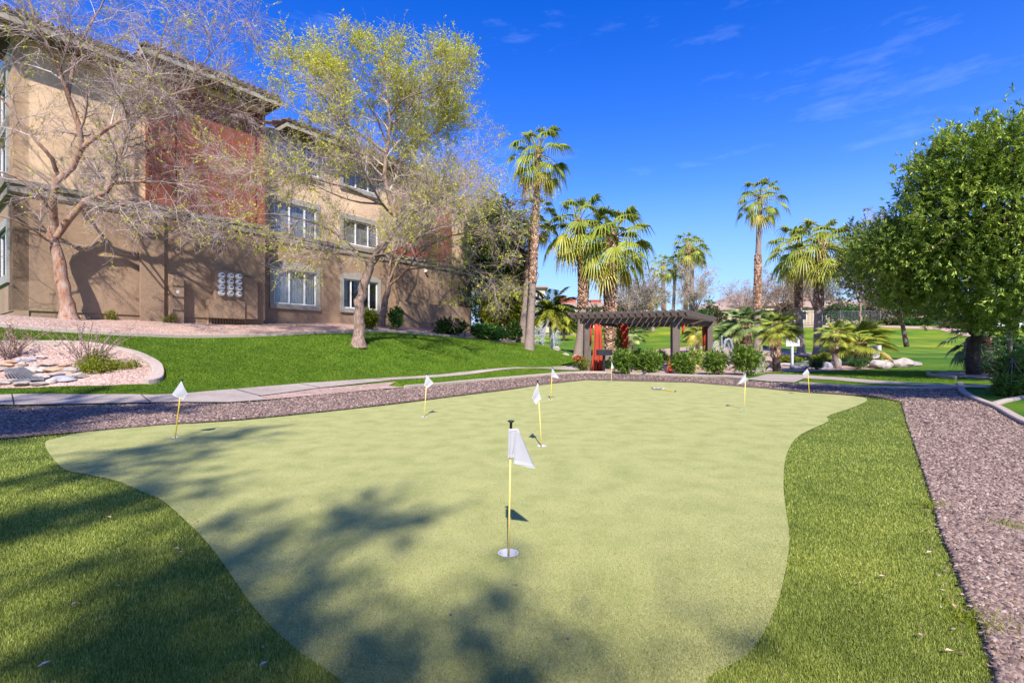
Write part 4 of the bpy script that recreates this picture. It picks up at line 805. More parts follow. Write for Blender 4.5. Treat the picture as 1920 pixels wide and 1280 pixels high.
for i in range(9):
    a = i * 2.4 + .4; e = .35 + .5 * rg_.random(); L_ = sp * rg_.uniform(.75, 1.1); p0 = (x, y + .1, hh * zl + rg_.random() * hh * (.9 - zl) * .5)
    limbs.append(([p0, (x + math.cos(a) * L_ * .4, y + math.sin(a) * L_ * .4, min(hh, p0[2] + L_ * .3 * e + .5)), (x + math.cos(a) * L_, y + math.sin(a) * L_, min(hh, p0[2] + L_ * e + 1.2))], .11, .025))
bare_tree('shade_tree', 'tall tree left of the photographer whose shadow falls on the gravel at the far left', 'tree', (x, y, 0), limbs, 6, (130, 900, 4600), dict(prob=lambda z: z * 0 + .6, n=16, L=.16, m='oleander', w=.4), 'bark', (.9, 1.9), (0, 0, .1), twr=.005)

# leafy crowns: whorls of leaves on tips spread through lumpy lobes
def tips(rg, lobes, n, shell=.45, lump=.22, cut=None):
    """lobes (cx,cy,cz,rx,ry,rz)"""
    Ls = np.array(lobes, float); vol = (Ls[:, 3] * Ls[:, 4] * Ls[:, 5]) ** .75; li = rg.choice(len(Ls), n, p=vol / vol.sum()); d = rg.normal(size=(n, 3)); d /= np.linalg.norm(d, axis=1, keepdims=True)
    r = (shell + (1 - shell) * rg.random(n) ** .55)
    lumpf = 1 + lump * np.sin(d[:, 0] * 7 + li) * np.cos(d[:, 1] * 6 + 2 * li) + lump * .6 * np.sin(d[:, 2] * 11 + li * 3) * np.sin(d[:, 0] * 13) + rg.normal(size=n) * .05
    P = Ls[li, :3] + d * Ls[li, 3:6] * (r * lumpf)[:, None]; dd = d + np.array([0, 0, .35]) + rg.normal(size=(n, 3)) * .45
    if cut is not None: m_ = cut(P); P = P[m_]; dd = dd[m_]
    return P, dd
def whorls(P, dd, nl, L_, W_, rg, spread=.95, stem=.18):
    n = len(P); dd = dd / np.linalg.norm(dd, axis=1, keepdims=True); q = rg.normal(size=(n, nl, 3)); q -= (q * dd[:, None]).sum(2, keepdims=True) * dd[:, None]; q /= np.linalg.norm(q, axis=2, keepdims=True)
    an = rg.uniform(.25, spread, (n, nl, 1)); D_ = dd[:, None] * np.cos(an) + q * np.sin(an); B_ = P[:, None] - dd[:, None] * rg.uniform(0, stem, (n, nl, 1))
    sz = rg.uniform(.7, 1.25, (n, nl)) * L_; V, T = leafmesh(B_.reshape(-1, 3), D_.reshape(-1, 3), sz.ravel(), sz.ravel() * W_, rg, flat=.35)
    return V, T, np.repeat(np.clip(np.repeat(rg.beta(2, 2.2, n), nl) * .6 + rg.uniform(0, .4, n * nl), 0, 1), 4)
def leafy(name, label, cat, base, lobes, seed, n, nl, L_, W_, m, stems, barkm='darkbark', group=None, shell=.45, lump=.22, part='foliage', cut=None, stem=.18):
    rg = np.random.default_rng(seed); t = empty(name, tuple(map(float, base)), label, cat, group); P, dd = tips(rg, lobes, n, shell, lump, cut); V, T, v = whorls(P, dd, nl, L_, W_, rg, stem=stem); npmesh(part, V, T, m, t, var=v)
    mb = MB()
    for (pts, r0, r1) in stems:
        q = resample(pts, 8); mb.tube([tuple(p) for p in q], list(np.linspace(r0, r1, 8)), 8)
    if stems: mb.build('trunk' if stems[0][1] > .06 else 'stems', barkm, t, smooth=True)
    # inner twigs
    K = min(len(P), 260 if (stems and stems[0][1] > .06) else 50); c = np.array(base); idx = rg.choice(len(P), K, replace=False); E = P[idx]; S_ = np.array([s[0][-1] for s in stems]) if stems else c[None] + np.array([[0, 0, .1]])
    near = S_[np.argmin(((E[:, None] - S_[None]) ** 2).sum(2), 1)]; mid = (near + E) / 2 + rg.normal(size=(K, 3)) * .08 * np.linalg.norm(E - near, axis=1, keepdims=True)
    PT = np.stack([near, mid, E], 1); rr = .006 + .012 * min(1.0, (stems[0][1] if stems else .05) / .15); V, T = tubes(PT, np.tile([rr * 1.6, rr, rr * .4], (K, 1)), 4); npmesh('twigs', V, T, barkm, t)
    return t

# ------------------------------------------------------------------ palms
def fan_crown(rg, top, n, pet, Rf, droop=.45, e0=82, e1=-55, segs=22, dead=.12, thick=.02, join=.46):
    Vs = []; Ts = []; A = []; off = 0; PV = []; PR = []
    for i in range(n):
        u = (i + .5) / n; az = i * 2.39996 + rg.normal() * .15; el = math.radians(e0 + (e1 - e0) * u ** .9 + rg.normal() * 5)
        L_ = pet * rg.uniform(.8, 1.15) * (.75 + .35 * min(1, u * 2)); h = np.array([math.cos(az), math.sin(az), 0]); d = h * math.cos(el) + np.array([0, 0, math.sin(el)])
        p0 = np.array(top) + h * .08 * (1 if u > .3 else .3) - np.array([0, 0, u * .35 * pet]); p1 = p0 + d * L_ * .55; d2 = d - np.array([0, 0, .22 + .25 * u]); d2 /= np.linalg.norm(d2); p2 = p1 + d2 * L_ * .45
        PV.append([p0, p1, p2]); PR.append([thick * 1.4, thick, thick * .7])
        D_ = d2 - np.array([0, 0, .30 + .2 * u]); D_ /= np.linalg.norm(D_); S_ = np.cross(h, [0, 0, 1.0]); S_ = S_ + rg.normal(size=3) * .12; S_ -= S_.dot(D_) * D_; S_ /= np.linalg.norm(S_); N_ = np.cross(S_, D_)
        if N_[2] < 0: N_ = -N_
        R_ = Rf * rg.uniform(.85, 1.12) * (.8 if u < .08 else 1); spread = math.radians(104 if u > .1 else 82)
        v = max(.10 + .42 * u, .34 - 1.2 * u) + rg.normal() * .08
        if u > .9 and rg.random() < dead * 4: v = 1.0
        elif u > .75 and rg.random() < .25: v = .80
        ph = np.linspace(-spread, spread, segs + 1)
        for j in range(segs):
            a0, a1 = ph[j], ph[j + 1]; am = (a0 + a1) / 2; len_ = R_ * (1 - .22 * (abs(am) / spread) ** 2) * rg.uniform(.82, 1.1)
            def q(a, r, lift=0): return p2 + (D_ * math.cos(a) + S_ * math.sin(a)) * r + N_ * (lift - .06 * R_ * abs(math.sin(a)))
            def dr(p, r): return p - np.array([0, 0, droop * Rf * max(0, (r / len_ - .45)) ** 2 * 1.9])
            lf = .09 * R_
            r1 = len_ * join; r2 = len_ * (join + (1 - join) * .55)
            mm = (a1 - a0) * .5
            P_ = [p2, dr(q(a0, r1, 0), r1), dr(q(am, r1, lf), r1), dr(q(a1, r1, 0), r1), dr(q(am - mm * .35, r2), r2), dr(q(am + mm * .35, r2, lf * .4), r2), dr(q(am, len_), len_)]
            Vs += P_; Ts += [(off, off + 1, off + 2), (off, off + 2, off + 3), (off + 1, off + 4, off + 2), (off + 2, off + 4, off + 5), (off + 2, off + 5, off + 3), (off + 4, off + 6, off + 5)]
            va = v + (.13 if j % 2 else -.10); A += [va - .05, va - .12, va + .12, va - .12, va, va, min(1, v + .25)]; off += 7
    V2, T2_ = tubes(np.array(PV), np.array(PR), 4); T2_ = np.concatenate([T2_[:, :3], T2_[:, [0, 2, 3]]])
    V = np.concatenate([np.array(Vs), V2]); T = np.concatenate([np.array(Ts), T2_ + off]); A = np.array(A + [.75] * len(V2)); return V, T, A
def palm(name, label, base, top, r0, r1, n, pet, Rf, seed, boots=(0, 0), droop=1.1, m='palmleaf', group=None, cat='palm tree', e1=-66, trunkm='palmbark', bend=.15, bootr=1.25, segs=16, whitewash=0, flare=1.5, join=.27):
    rg = np.random.default_rng(seed); base = np.array(base, float); top = np.array(top, float); t = empty(name, tuple(base), label, cat, group)
    K = 26; u = np.linspace(0, 1, K)[:, None]; b = rg.normal(size=3) * bend; b[2] = 0; PT = base + (top - base) * u + b * np.sin(u * np.pi); PT[0, 2] -= .15
    RD = r0 + (r1 - r0) * u[:, 0]; RD = RD * (1 + (flare - 1) * np.exp(-u[:, 0] * 14)); RD *= 1 + rg.normal(size=K) * .02; V, T = tubes(PT[None], RD[None], 16); npmesh('trunk', V, T, trunkm, t, smooth=True)
    if boots[1] > boots[0]:
        H_ = top[2] - base[2]; rows = int((boots[1] - boots[0]) * H_ / .085); Vs = []; Ts = []; A = []; off = 0
        for r in range(rows):
            f = boots[0] + (boots[1] - boots[0]) * r / rows; c = base + (top - base) * f + b * math.sin(f * math.pi); rad = (r0 + (r1 - r0) * f)
            for j in range(9):
                a = 2 * math.pi * (j + .5 * (r % 2)) / 9 + rg.normal() * .06; h = np.array([math.cos(a), math.sin(a), 0]); s = np.array([-math.sin(a), math.cos(a), 0]); w_ = rad * .42; o_ = rad * (bootr - 1 + rg.uniform(-.08, .14)) + .02; l_ = .16 * rg.uniform(.7, 1.3)
                P_ = [c + h * rad * .9 - s * w_, c + h * rad * .9 + s * w_, c + h * (rad + o_) + s * w_ * .45 + [0, 0, l_], c + h * (rad + o_) - s * w_ * .45 + [0, 0, l_], c + h * rad * .85 + [0, 0, l_ * 1.25], c + h * (rad + o_ * .9) + [0, 0, l_ * .1]]
                Vs += P_; Ts += [(0 + off, 1 + off, 5 + off), (1 + off, 2 + off, 5 + off), (2 + off, 3 + off, 5 + off), (3 + off, 0 + off, 5 + off), (2 + off, 4 + off, 3 + off), (1 + off, 4 + off, 2 + off), (0 + off, 3 + off, 4 + off)]; v = rg.uniform(.1, 1); A += [v * .55, v * .55, v, v, v * .3, v * .8]; off += 6
        npmesh('leaf_boots', Vs, Ts, 'boot', t, var=A)
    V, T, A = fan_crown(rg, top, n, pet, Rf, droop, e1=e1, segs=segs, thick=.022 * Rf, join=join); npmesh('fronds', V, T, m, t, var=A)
    if whitewash:
        f = np.linspace(0, whitewash, 5)[:, None]; P_ = base + (top - base) * f + b * np.sin(f * np.pi); V, T = tubes(P_[None], (np.interp(f[:, 0], u[:, 0], RD) * 1.04)[None], 16); npmesh('whitewash', V, T, 'white', t, smooth=True)
    return t
def PP(name, lab, bpx, tpx, Y, wpx, n, rpx, seed, **kw):
    """palm from pixels: base, trunk top, depth, (base width, top width) px, crown radius px"""
    s = Y / F; b = R(bpx[0], bpx[1], Y); b[2] = min(b[2], h1(b[0], b[1])) if True else b[2]; tp = R(tpx[0], tpx[1], Y); R_ = rpx * s
    return palm(name, lab, b, tp, wpx[0] * s / 2, wpx[1] * s / 2, n, R_ * kw.pop('pf', .60), R_ * kw.pop('rf', .44), seed, **kw)
gP = 'tall fan palms'
PP('fan_palm', 'tallest fan palm left of the pergola, its flared grey trunk standing at the berm end', (992, 643), (1009, 282), 27.5, (14, 9), 36, 68, 1, bootr=1.12, boots=(.33, 1.0), group=gP, flare=1.55)
PP('fan_palm', 'darker fan palm with a slim shaded trunk close behind the tallest left palm', (977, 640), (1003, 400), 31, (13, 11), 30, 50, 2, boots=(.5, 1.0), group=gP)
PP('fan_palm', 'fan palm with ragged boots rising just left of the pergola roof', (1083, 668), (1084, 415), 31, (14, 15), 36, 76, 3, boots=(.35, 1.0), group=gP, bootr=1.35)
PP('fan_palm', 'broad bright fan palm with stout booted trunk rising behind the pergola roof', (1146, 668), (1148, 440), 31, (20, 16), 44, 84, 4, boots=(.05, 1.0), group=gP, bootr=1.3, droop=1.0, segs=18, e1=-66)
gD = 'slender fan palms on the far hill'
PP('fan_palm', 'first slender distant fan palm from the left, shorter, behind the pergola', (1246, 612), (1243, 495), 66, (7, 6), 30, 31, 5, boots=(.0, .4), group=gD, segs=11)
PP('fan_palm', 'second slender distant fan palm from the left, touching its shorter neighbour', (1260, 612), (1266, 495), 68, (6, 5.5), 28, 28, 6, group=gD, segs=11)
PP('fan_palm', 'third slender distant fan palm from the left, tall with dark trunk', (1285, 612), (1290, 458), 64, (9, 7), 34, 35, 7, group=gD, segs=11, boots=(.85, 1.0))
PP('fan_palm', 'fourth and rightmost slender distant fan palm of the far cluster', (1298, 612), (1300, 465), 66, (9, 7), 34, 34, 8, group=gD, segs=11, boots=(.85, 1.0))
PP('fan_palm', 'low distant fan palm in front of the pale branching trees behind the pergola', (1224, 612), (1224, 548), 60, (6, 6), 22, 24, 9, group=gD, segs=12, boots=(.5, 1.0))
PP('fan_palm', 'lone tall skinny fan palm against open blue sky right of the pergola', (1421, 660), (1426, 368), 36, (13, 8), 32, 50, 10, boots=(.28, .62), group=gP, bootr=1.15)
PP('fan_palm', 'left palm of the close pair right of the white sign, darker and slightly shorter', (1503, 668), (1498, 462), 36, (12, 10), 34, 64, 11, boots=(.45, .92), group=gP)
PP('fan_palm', 'right palm of the close pair, its thick booted trunk above the pond edge', (1534, 672), (1541, 452), 33, (15, 12), 38, 70, 12, boots=(.42, 1.0), group=gP, bootr=1.25)
gS = 'small fan palms by the pond'
PP('small_fan_palm', 'bushy grey green fan palm left of the fountain jets behind the oleanders', (1375, 668), (1370, 622), 29, (10, 10), 30, 38, 13, m='bluepalm', group=gS, droop=.15, pf=.5, rf=.55, join=.25, segs=28, e1=-28)
PP('small_fan_palm', 'bushy fan palm beside the lone tall palm, above the largest oleander', (1394, 680), (1396, 604), 28, (12, 11), 34, 44, 14, m='bluepalm', group=gS, droop=.15, pf=.5, rf=.55, join=.25, segs=28, e1=-28, boots=(.2, 1))
PP('small_fan_palm', 'small fan palm on a dark hairy trunk just left of the white sign', (1459, 702), (1461, 612), 22.5, (13, 12), 34, 42, 15, group=gS, droop=.2, pf=.5, rf=.55, join=.25, segs=28, e1=-28, boots=(.35, 1), trunkm='darkbark')
PP('small_fan_palm', 'small fan palm with narrow curved trunk above the round boulder', (1573, 692), (1566, 624), 25, (8, 12), 24, 36, 16, group=gS, droop=.2, pf=.5, rf=.55, join=.25, segs=28, e1=-28, boots=(.45, 1), trunkm='palmbark')
PP('small_fan_palm', 'young vivid green fan palm with huge open fans and reddish trunk', (1610, 678), (1612, 640), 27, (17, 12), 20, 72, 17, group=gS, droop=.15, pf=.42, rf=.52, boots=(0, .9), e1=-14, segs=30)
PP('small_fan_palm', 'spiky fan palm seen through the pergola beside its second curtain', (1183, 664), (1183, 624), 31, (9, 9), 26, 34, 18, m='bluepalm', group=gS, droop=.1, pf=.45, rf=.55, join=.25, segs=28, e1=-28)
PP('small_fan_palm', 'yellowish fan palm seen through the pergola left of its rear right post', (1311, 650), (1309, 618), 35, (8, 8), 26, 34, 19, group=gS, droop=.3, pf=.5, rf=.55, join=.25, segs=28, e1=-28)
PP('small_fan_palm', 'drooping dark fan palm hugging the thick trunk under the big leafy tree', (1846, 706), (1838, 632), 20.5, (34, 26), 24, 58, 20, m='bluepalm', group=gS, droop=.5, pf=.55, rf=.5, boots=(.1, .95), trunkm='darkbark')

def feather_palm(name, lab, bpx, tpx, Y, w_, n, rpx, seed, whitewash=0):
    rg = np.random.default_rng(seed); s = Y / F; b = R(bpx[0], bpx[1], Y); tp = R(tpx[0], tpx[1], Y); b[2] = min(b[2], h1(b[0], b[1])); t = empty(name, tuple(b), lab, 'palm tree'); K = 12; u = np.linspace(0, 1, K)[:, None]; PT = b + (tp - b) * u; RD = np.linspace(w_ * s / 2 * 1.1, w_ * s / 2 * .8, K); V, T = tubes(PT[None], RD[None], 12); npmesh('trunk', V, T, 'darkbark', t, smooth=True)
    if whitewash: V, T = tubes((b + (tp - b) * np.linspace(.06, whitewash, 4)[:, None])[None], np.full((1, 4), w_ * s / 2 * 1.16), 12); npmesh('whitewash', V, T, 'white', t)
    Rr = rpx * s; LPs = []; LD = []; A = []; RV = []
    for i in range(n):
        az = i * 2.4 + rg.normal() * .1; u_ = (i + .5) / n; el = math.radians(78 - 85 * u_); h = np.array([math.cos(az), math.sin(az), 0]); p = tp.copy(); d = h * math.cos(el) + np.array([0, 0, math.sin(el)]); C = [p]; M_ = 18
        for j in range(M_): d = d - np.array([0, 0, .075]); d /= np.linalg.norm(d); p = p + d * Rr * 1.2 / M_; C.append(p)
        C = np.array(C); RV.append(C[::3]); side = np.cross(h, [0, 0, 1.0])
        for j in range(2, M_ + 1):
            tn = C[j] - C[j - 1]; tn /= np.linalg.norm(tn)
            for q in range(3):
                pt = C[j - 1] + (C[j] - C[j - 1]) * q / 3
                for sg in (-1, 1): LPs.append(pt); LD.append(side * sg * .9 + tn * .55 - np.array([0, 0, .35]) + rg.normal(size=3) * .1); A.append(.2 + .5 * u_ + rg.normal() * .08)
    ln = Rr * .34 * rg.uniform(.8, 1.1, len(LPs)); V, T = leafmesh(np.array(LPs), np.array(LD), ln, ln * .13, rg, flat=.2); npmesh('fronds', V, T, 'palmleaf', t, var=np.repeat(np.array(A), 4))
    V, T = tubes(np.array(RV), np.tile(np.linspace(.03, .008, len(RV[0])), (len(RV), 1)), 4); npmesh('frond_ribs', V, T, 'yellowleaf', t); return t
feather_palm('feather_palm', 'feathery palm with white painted trunk in front of the left fountain spray', (1036, 660), (1034, 585), 34, 9, 26, 46, 3, .62)
feather_palm('feather_palm', 'small feathery palm by the retaining wall right of the left fountain', (1057, 630), (1058, 612), 52, 5, 14, 22, 4)

# ------------------------------------------------------------------ dense greenery
def Lb(px, py, Y, rx, ry, rz=None):   # lobe from pixels
    p = R(px, py, Y); s = Y / F; return (p[0], p[1], p[2], rx * s, (rz if rz else rx * s), ry * s)
# evergreen screen left of the tallest palm
for i, (px, by, Y, top, rx, m_, lab, n_) in enumerate([(905, 618, 35, 375, 42, 'darkleaf', 'dark evergreen tree nearest the building end', 2300), (935, 622, 36, 365, 44, 'darkleaf', 'tall dark evergreen tree with slim trunk in the middle of the screen', 2500), (962, 628, 34, 400, 30, 'darkleaf', 'evergreen tree directly left of the tallest palm', 2000)]):
    s = Y / F; rg_ = random.Random(i); b = R(px, by, Y); b[2] = h1(b[0], b[1]); lb = []
    for j in range(9):
        f = j / 8; lb.append(Lb(px + rg_.uniform(-10, 10), top + 25 + (575 - top) * f, Y + rg_.uniform(-.5, .5), rx * (.45 + .65 * math.sin(math.pi * (.2 + .7 * f))), 26))
    leafy('evergreen_tree', lab, 'tree', b, lb, 40 + i, n_, 8, .26, .30, m_, [([b, R(px, 560, Y), R(px + 2, top + 40, Y)], .17, .04)], group='evergreen screen beyond the building', stem=.25)
b = R(955, 632, 32.5); b[2] = h1(b[0], b[1])
leafy('flowering_shrub_tree', 'loose yellow green leafy tree in front of the evergreens', 'tree', b, [Lb(955, 560, 32.5, 34, 40), Lb(930, 590, 32.5, 20, 26), Lb(975, 530, 32.5, 16, 40), Lb(915, 575, 32, 16, 30), Lb(965, 610, 32.5, 18, 18)], 50, 1300, 7, .20, .42, 'yellowleaf', [([b, R(950, 590, 32.5), R(958, 540, 32.5)], .09, .03), ([b, R(935, 600, 32.5), R(925, 570, 32.5)], .07, .03)], 'darkbark')
def bush(lab, px, by, Y, w_, h_, seed, n=620, nl=9, L_=.15, W_=.24, m='oleander', name='oleander_bush', group=None, cat='bush', stems=6, lobes=None):
    s = Y / F; b = R(px, by, Y); b[2] = h1(b[0], b[1]); rg_ = random.Random(seed); rx = w_ * s / 2; rz = h_ * s / 2; lb = lobes or [(b[0] + rg_.uniform(-.35, .35) * rx, b[1] + rg_.uniform(-.3, .3) * rx, b[2] + rz * rg_.uniform(.85, 1.2), rx * rg_.uniform(.6, .8), rx * .7, rz * rg_.uniform(.65, .85)) for _ in range(5)] + [(b[0], b[1], b[2] + rz * .95, rx * .92, rx * .85, rz * .9)]
    st = []
    for k_ in range(stems): a = 6.28 * k_ / stems; st.append(([(b[0], b[1], b[2] - .05), (b[0] + math.cos(a) * rx * .25, b[1] + math.sin(a) * rx * .25, b[2] + rz * .6), (b[0] + math.cos(a) * rx * .5, b[1] + math.sin(a) * rx * .5, b[2] + rz * 1.2)], .022, .008))
    return leafy(name, lab, cat, b, lb, seed, n, nl, L_, W_, m, st, 'bark', group, shell=.35, lump=.3)
gO = 'oleander bushes along the far edge of the green'
bush('round oleander bush nearest the barbecue grill', 1172, 700, 21.0, 50, 50, 61, group=gO)
bush('round oleander bush, second to the right of the grill', 1216, 702, 20.7, 50, 50, 62, group=gO)
bush('oleander bush right of the front right pergola post', 1280, 705, 20.4, 52, 46, 63, group=gO)
bush('oleander bush third from the right pergola side, before the fountain jets', 1338, 708, 20.2, 54, 52, 64, 460, group=gO)
bush('largest oleander bush at the right end of the row, beside the pale boulder', 1402, 711, 19.8, 66, 62, 65, 620, group=gO)
bush('young oleander in a low clump behind the first two bushes', 1196, 676, 27, 34, 34, 66, 260, group='low shrubs seen through the pergola')
bush('dark spreading shrub seen through the middle of the pergola', 1236, 668, 28, 62, 32, 67, 400, m='treeleaf', name='shrub', group='low shrubs seen through the pergola')
bush('shrub seen through the pergola right of its front right post', 1303, 690, 25, 40, 46, 68, 300, m='treeleaf', name='shrub', group='low shrubs seen through the pergola')
bush('dense vine shrub beside the thick palm trunk inside the pergola', 1163, 690, 26, 30, 90, 69, 420, m='treeleaf', name='shrub', L_=.12)
t_ = bush('sparse shrub with a spray of red flowers at the front left pergola post', 1091, 697, 22.0, 34, 36, 70, 190, m='yellowleaf', name='flowering_shrub', L_=.10)
P_ = np.array([R(1083 + random.Random(i).uniform(-8, 9), 671 + random.Random(i + 50).uniform(-3, 3), 21.9) for i in range(60)]); rg_ = np.random.default_rng(3); V, T = leafmesh(P_, rg_.normal(size=P_.shape), .12, .09, rg_); npmesh('flowers', V, T, 'curtain', t_)
bush('dark clipped hedge bush against the low end wall', 848, 630, 28.0, 68, 36, 71, 620, m='darkleaf', name='hedge_bush', L_=.15, W_=.4, group='round hedge bushes on the terrace')
bush('bright leafed hedge bush right of the low end wall', 905, 634, 28.8, 48, 32, 72, 520, m='shrubleaf', name='hedge_bush', L_=.15, W_=.4, group='round hedge bushes on the terrace')
bush('bright leafed hedge bush at the right end of the terrace hedge', 930, 637, 28.9, 46, 30, 73, 480, m='shrubleaf', name='hedge_bush', L_=.15, W_=.4, group='round hedge bushes on the terrace')
bush('shaded dark hedge bush beneath the evergreens beside the palms', 962, 637, 30.5, 34, 40, 74, 360, m='darkleaf', name='hedge_bush', L_=.15, W_=.4, group='round hedge bushes on the terrace')
bush('bright green shrub behind the pale trunk of the budding tree', 690, 612, 24.0, 46, 46, 75, 460, m='yellowleaf', name='wall_shrub', L_=.14, W_=.4, group='shrubs against the building wall')
bush('darker shrub by the wall right of the leaning bare tree', 742, 613, 26.0, 34, 46, 76, 360, m='shrubleaf', name='wall_shrub', L_=.14, W_=.4, group='shrubs against the building wall')
bush('compact dark shrub at the pond edge left of the palm pair boulders', 1530, 694, 24.5, 30, 26, 77, 240, m='darkleaf', name='pond_shrub', L_=.10, W_=.3, group='compact pond shrubs')
bush('compact grey green shrub under the young vivid fan palm', 1607, 693, 25.0, 36, 26, 78, 280, m='shrubleaf', name='pond_shrub', L_=.09, W_=.25, group='compact pond shrubs')
bush('yellow green ground cover mound behind the pond near the palm pair', 1555, 676, 30, 70, 16, 79, 420, m='yellowleaf', name='ground_cover', L_=.12, W_=.5, stems=3, group='ground cover mounds behind the pond')
bush('yellow green ground cover mound behind the white sign', 1478, 676, 30, 60, 15, 80, 380, m='yellowleaf', name='ground_cover', L_=.12, W_=.5, stems=3, group='ground cover mounds behind the pond')
bush('pinkish dry shrub behind the pond between palm pair and curved palm', 1556, 670, 32, 24, 24, 81, 160, m='drybrush', name='dry_shrub', L_=.14, W_=.2)
# oleander at the right edge, large leaves close by
b = R(1925, 745, 11.8); b[2] = h1(b[0], b[1])
leafy('oleander_bush', 'big oleander bush cut off by the right edge of the photo', 'bush', b, [Lb(1925, 705, 11.8, 48, 42), Lb(1900, 690, 12, 36, 36), Lb(1905, 725, 11.6, 40, 26), Lb(1960, 690, 12, 50, 50)], 90, 1500, 9, .15, .20, 'oleander', [([b, b + [(-.2), 0, .4], b + [-.35, 0, .9]], .03, .012), ([b, b + [.2, .1, .4], b + [.3, .1, 1.0]], .03, .012)], 'bark', shell=.3)
# the big tree at the right
Yt = 17.5; b = R(1826, 706, 19.3); b[2] = h1(b[0], b[1])
tr = [([b, R(1824, 670, 19.3), R(1830, 630, 19.2), R(1850, 600, 19.0), R(1885, 575, 18.6), R(1930, 530, 18.0)], .24, .13), ([R(1830, 625, 19.2), R(1815, 590, 19.2), R(1790, 540, 19.0), R(1760, 480, 18.8)], .20, .07), ([R(1850, 600, 19), R(1840, 540, 18.2), R(1830, 450, 17), R(1840, 360, 16)], .16, .06),
      ([R(1885, 575, 18.6), R(1880, 500, 16.5), R(1870, 400, 15)], .13, .05), ([R(1790, 540, 19.0), R(1720, 500, 18.5), R(1670, 470, 18)], .09, .04)]
lobes = [Lb(1870, 400, 15.5, 150, 130, 2.6), Lb(1790, 400, 16.5, 110, 110, 2.2), Lb(1730, 440, 17.0, 82, 86, 2.0), Lb(1680, 470, 17.5, 68, 66, 1.8), Lb(1640, 480, 18.5, 52, 56, 1.6), Lb(1760, 510, 17.5, 95, 62, 2.0), Lb(1850, 520, 16.5, 105, 66, 2.2), Lb(1930, 480, 15.0, 110, 110, 2.4), Lb(1800, 300, 15.8, 74, 62, 1.6),
         Lb(1870, 290, 15.0, 88, 68, 1.8), Lb(1940, 270, 14.5, 88, 92, 1.8), Lb(1760, 345, 16.0, 44, 48, 1.2), Lb(1780, 265, 15.5, 40, 34, .8), Lb(1905, 570, 16.5, 76, 34, 1.8), Lb(1700, 540, 18, 60, 26, 1.4), Lb(2040, 420, 15.5, 150, 170, 2.6), Lb(1820, 590, 18.6, 74, 30, 1.6), Lb(1885, 600, 17.6, 60, 34, 1.4), Lb(1760, 572, 18.2, 70, 28, 1.5), Lb(1690, 560, 18.4, 50, 22, 1.2), Lb(1740, 300, 16.5, 30, 26, .8)]
leafy('leafy_tree', 'big rounded tree with glossy narrow leaves filling the right edge', 'tree', b, lobes, 91, 15500, 9, .15, .28, 'treeleaf', tr, 'darkbark', shell=.45, lump=.36, stem=.22)
leafy('shade_tree', 'leafy tree standing out of view on the right whose shadow darkens the far gravel', 'tree', (14.2, 2.4, h1(14.2, 2.4)), [(12.8, 4.6, 8.6, 2.3, 1.9, 1.0), (11.2, 3.2, 8.7, 2.3, 1.5, .9), (9.6, 4.6, 8.8, 1.5, 1.3, .7), (14.6, 3.0, 8.4, 2.0, 1.8, 1.2)], 96, 3000, 8, .26, .26, 'treeleaf', [([(14.2, 2.4, 0), (14.0, 2.6, 4.5), (12.8, 3.4, 8.0)], .24, .10), ([(13.9, 2.8, 5.5), (11.5, 3.4, 7.6), (9.6, 4.0, 8.4)], .13, .04)], 'darkbark', shell=.15)
b = R(1640, 640, 30); b[2] = h1(b[0], b[1])
leafy('olive_tree', 'hazy grey green tree spreading left behind the big leafy tree', 'tree', b, [Lb(1650, 480, 28, 66, 80), Lb(1610, 500, 28, 40, 62), Lb(1690, 540, 27, 70, 50), Lb(1740, 560, 27, 60, 32), Lb(1600, 440, 28.5, 22, 26)], 92, 3000, 7, .19, .28, 'olive', [([R(1700, 650, 29), R(1690, 600, 29), R(1670, 540, 28.5)], .14, .05), ([R(1690, 600, 29), R(1640, 540, 28.5), R(1620, 500, 28.2)], .10, .04)], 'bark', shell=.3)

# ------------------------------------------------------------------ island shrubs on the left
def brush(lab, px, py, hpx, seed, green=True, name='dry_shrub'):
    x, y, z = G(px, py); rg = np.random.default_rng(seed); t = empty(name, (x, y, z), lab, 'shrub', 'half dry shrubs on the drain bed'); s = y / F; n = 26; PT = []; RD = []
    for i in range(n):
        a = rg.uniform(0, 6.28); e = rg.uniform(.7, 1.35); L_ = hpx * s * rg.uniform(.6, 1.1); d = np.array([math.cos(a) * math.cos(e), math.sin(a) * math.cos(e), math.sin(e)]); p = np.array([x, y, z]) + rg.normal(size=3) * [.08, .08, 0]; C = [p]
        for j in range(6): d = d + rg.normal(size=3) * .1; d /= np.linalg.norm(d); p = p + d * L_ / 6; C.append(p)
        PT.append(C); RD.append(np.linspace(.014, .004, 7))
    PT = np.array(PT); RD = np.array(RD); P2, R2 = spawn(PT, RD, 160, rg, .2, 1, .15, .45, .7, .6, (0, 0, .1), .2, 5, .003)
    V1, T1_ = tubes(PT, RD, 5); V2, T2_ = tubes(P2, R2, 3); npmesh('stems', np.concatenate([V1, V2]), np.concatenate([T1_, T2_ + len(V1)]), 'twig', t, var=np.full(len(V1) + len(V2), .3))
    Q = P2.reshape(-1, 3); Q = Q[rg.choice(len(Q), 420)]; V, T = leafmesh(Q, rg.normal(size=Q.shape), .045, .03, rg); npmesh('dry_leaves', V, T, 'drybrush', t, var=np.repeat(rg.random(len(Q)), 4)); return t
brush('half dry twiggy shrub rising above the green ground cover on the drain bed', 165, 690, 95, 3)
brush('dry leafless shrub at the left edge of the photo on the drain bed', 14, 672, 70, 4)
x, y, z = G(205, 694)
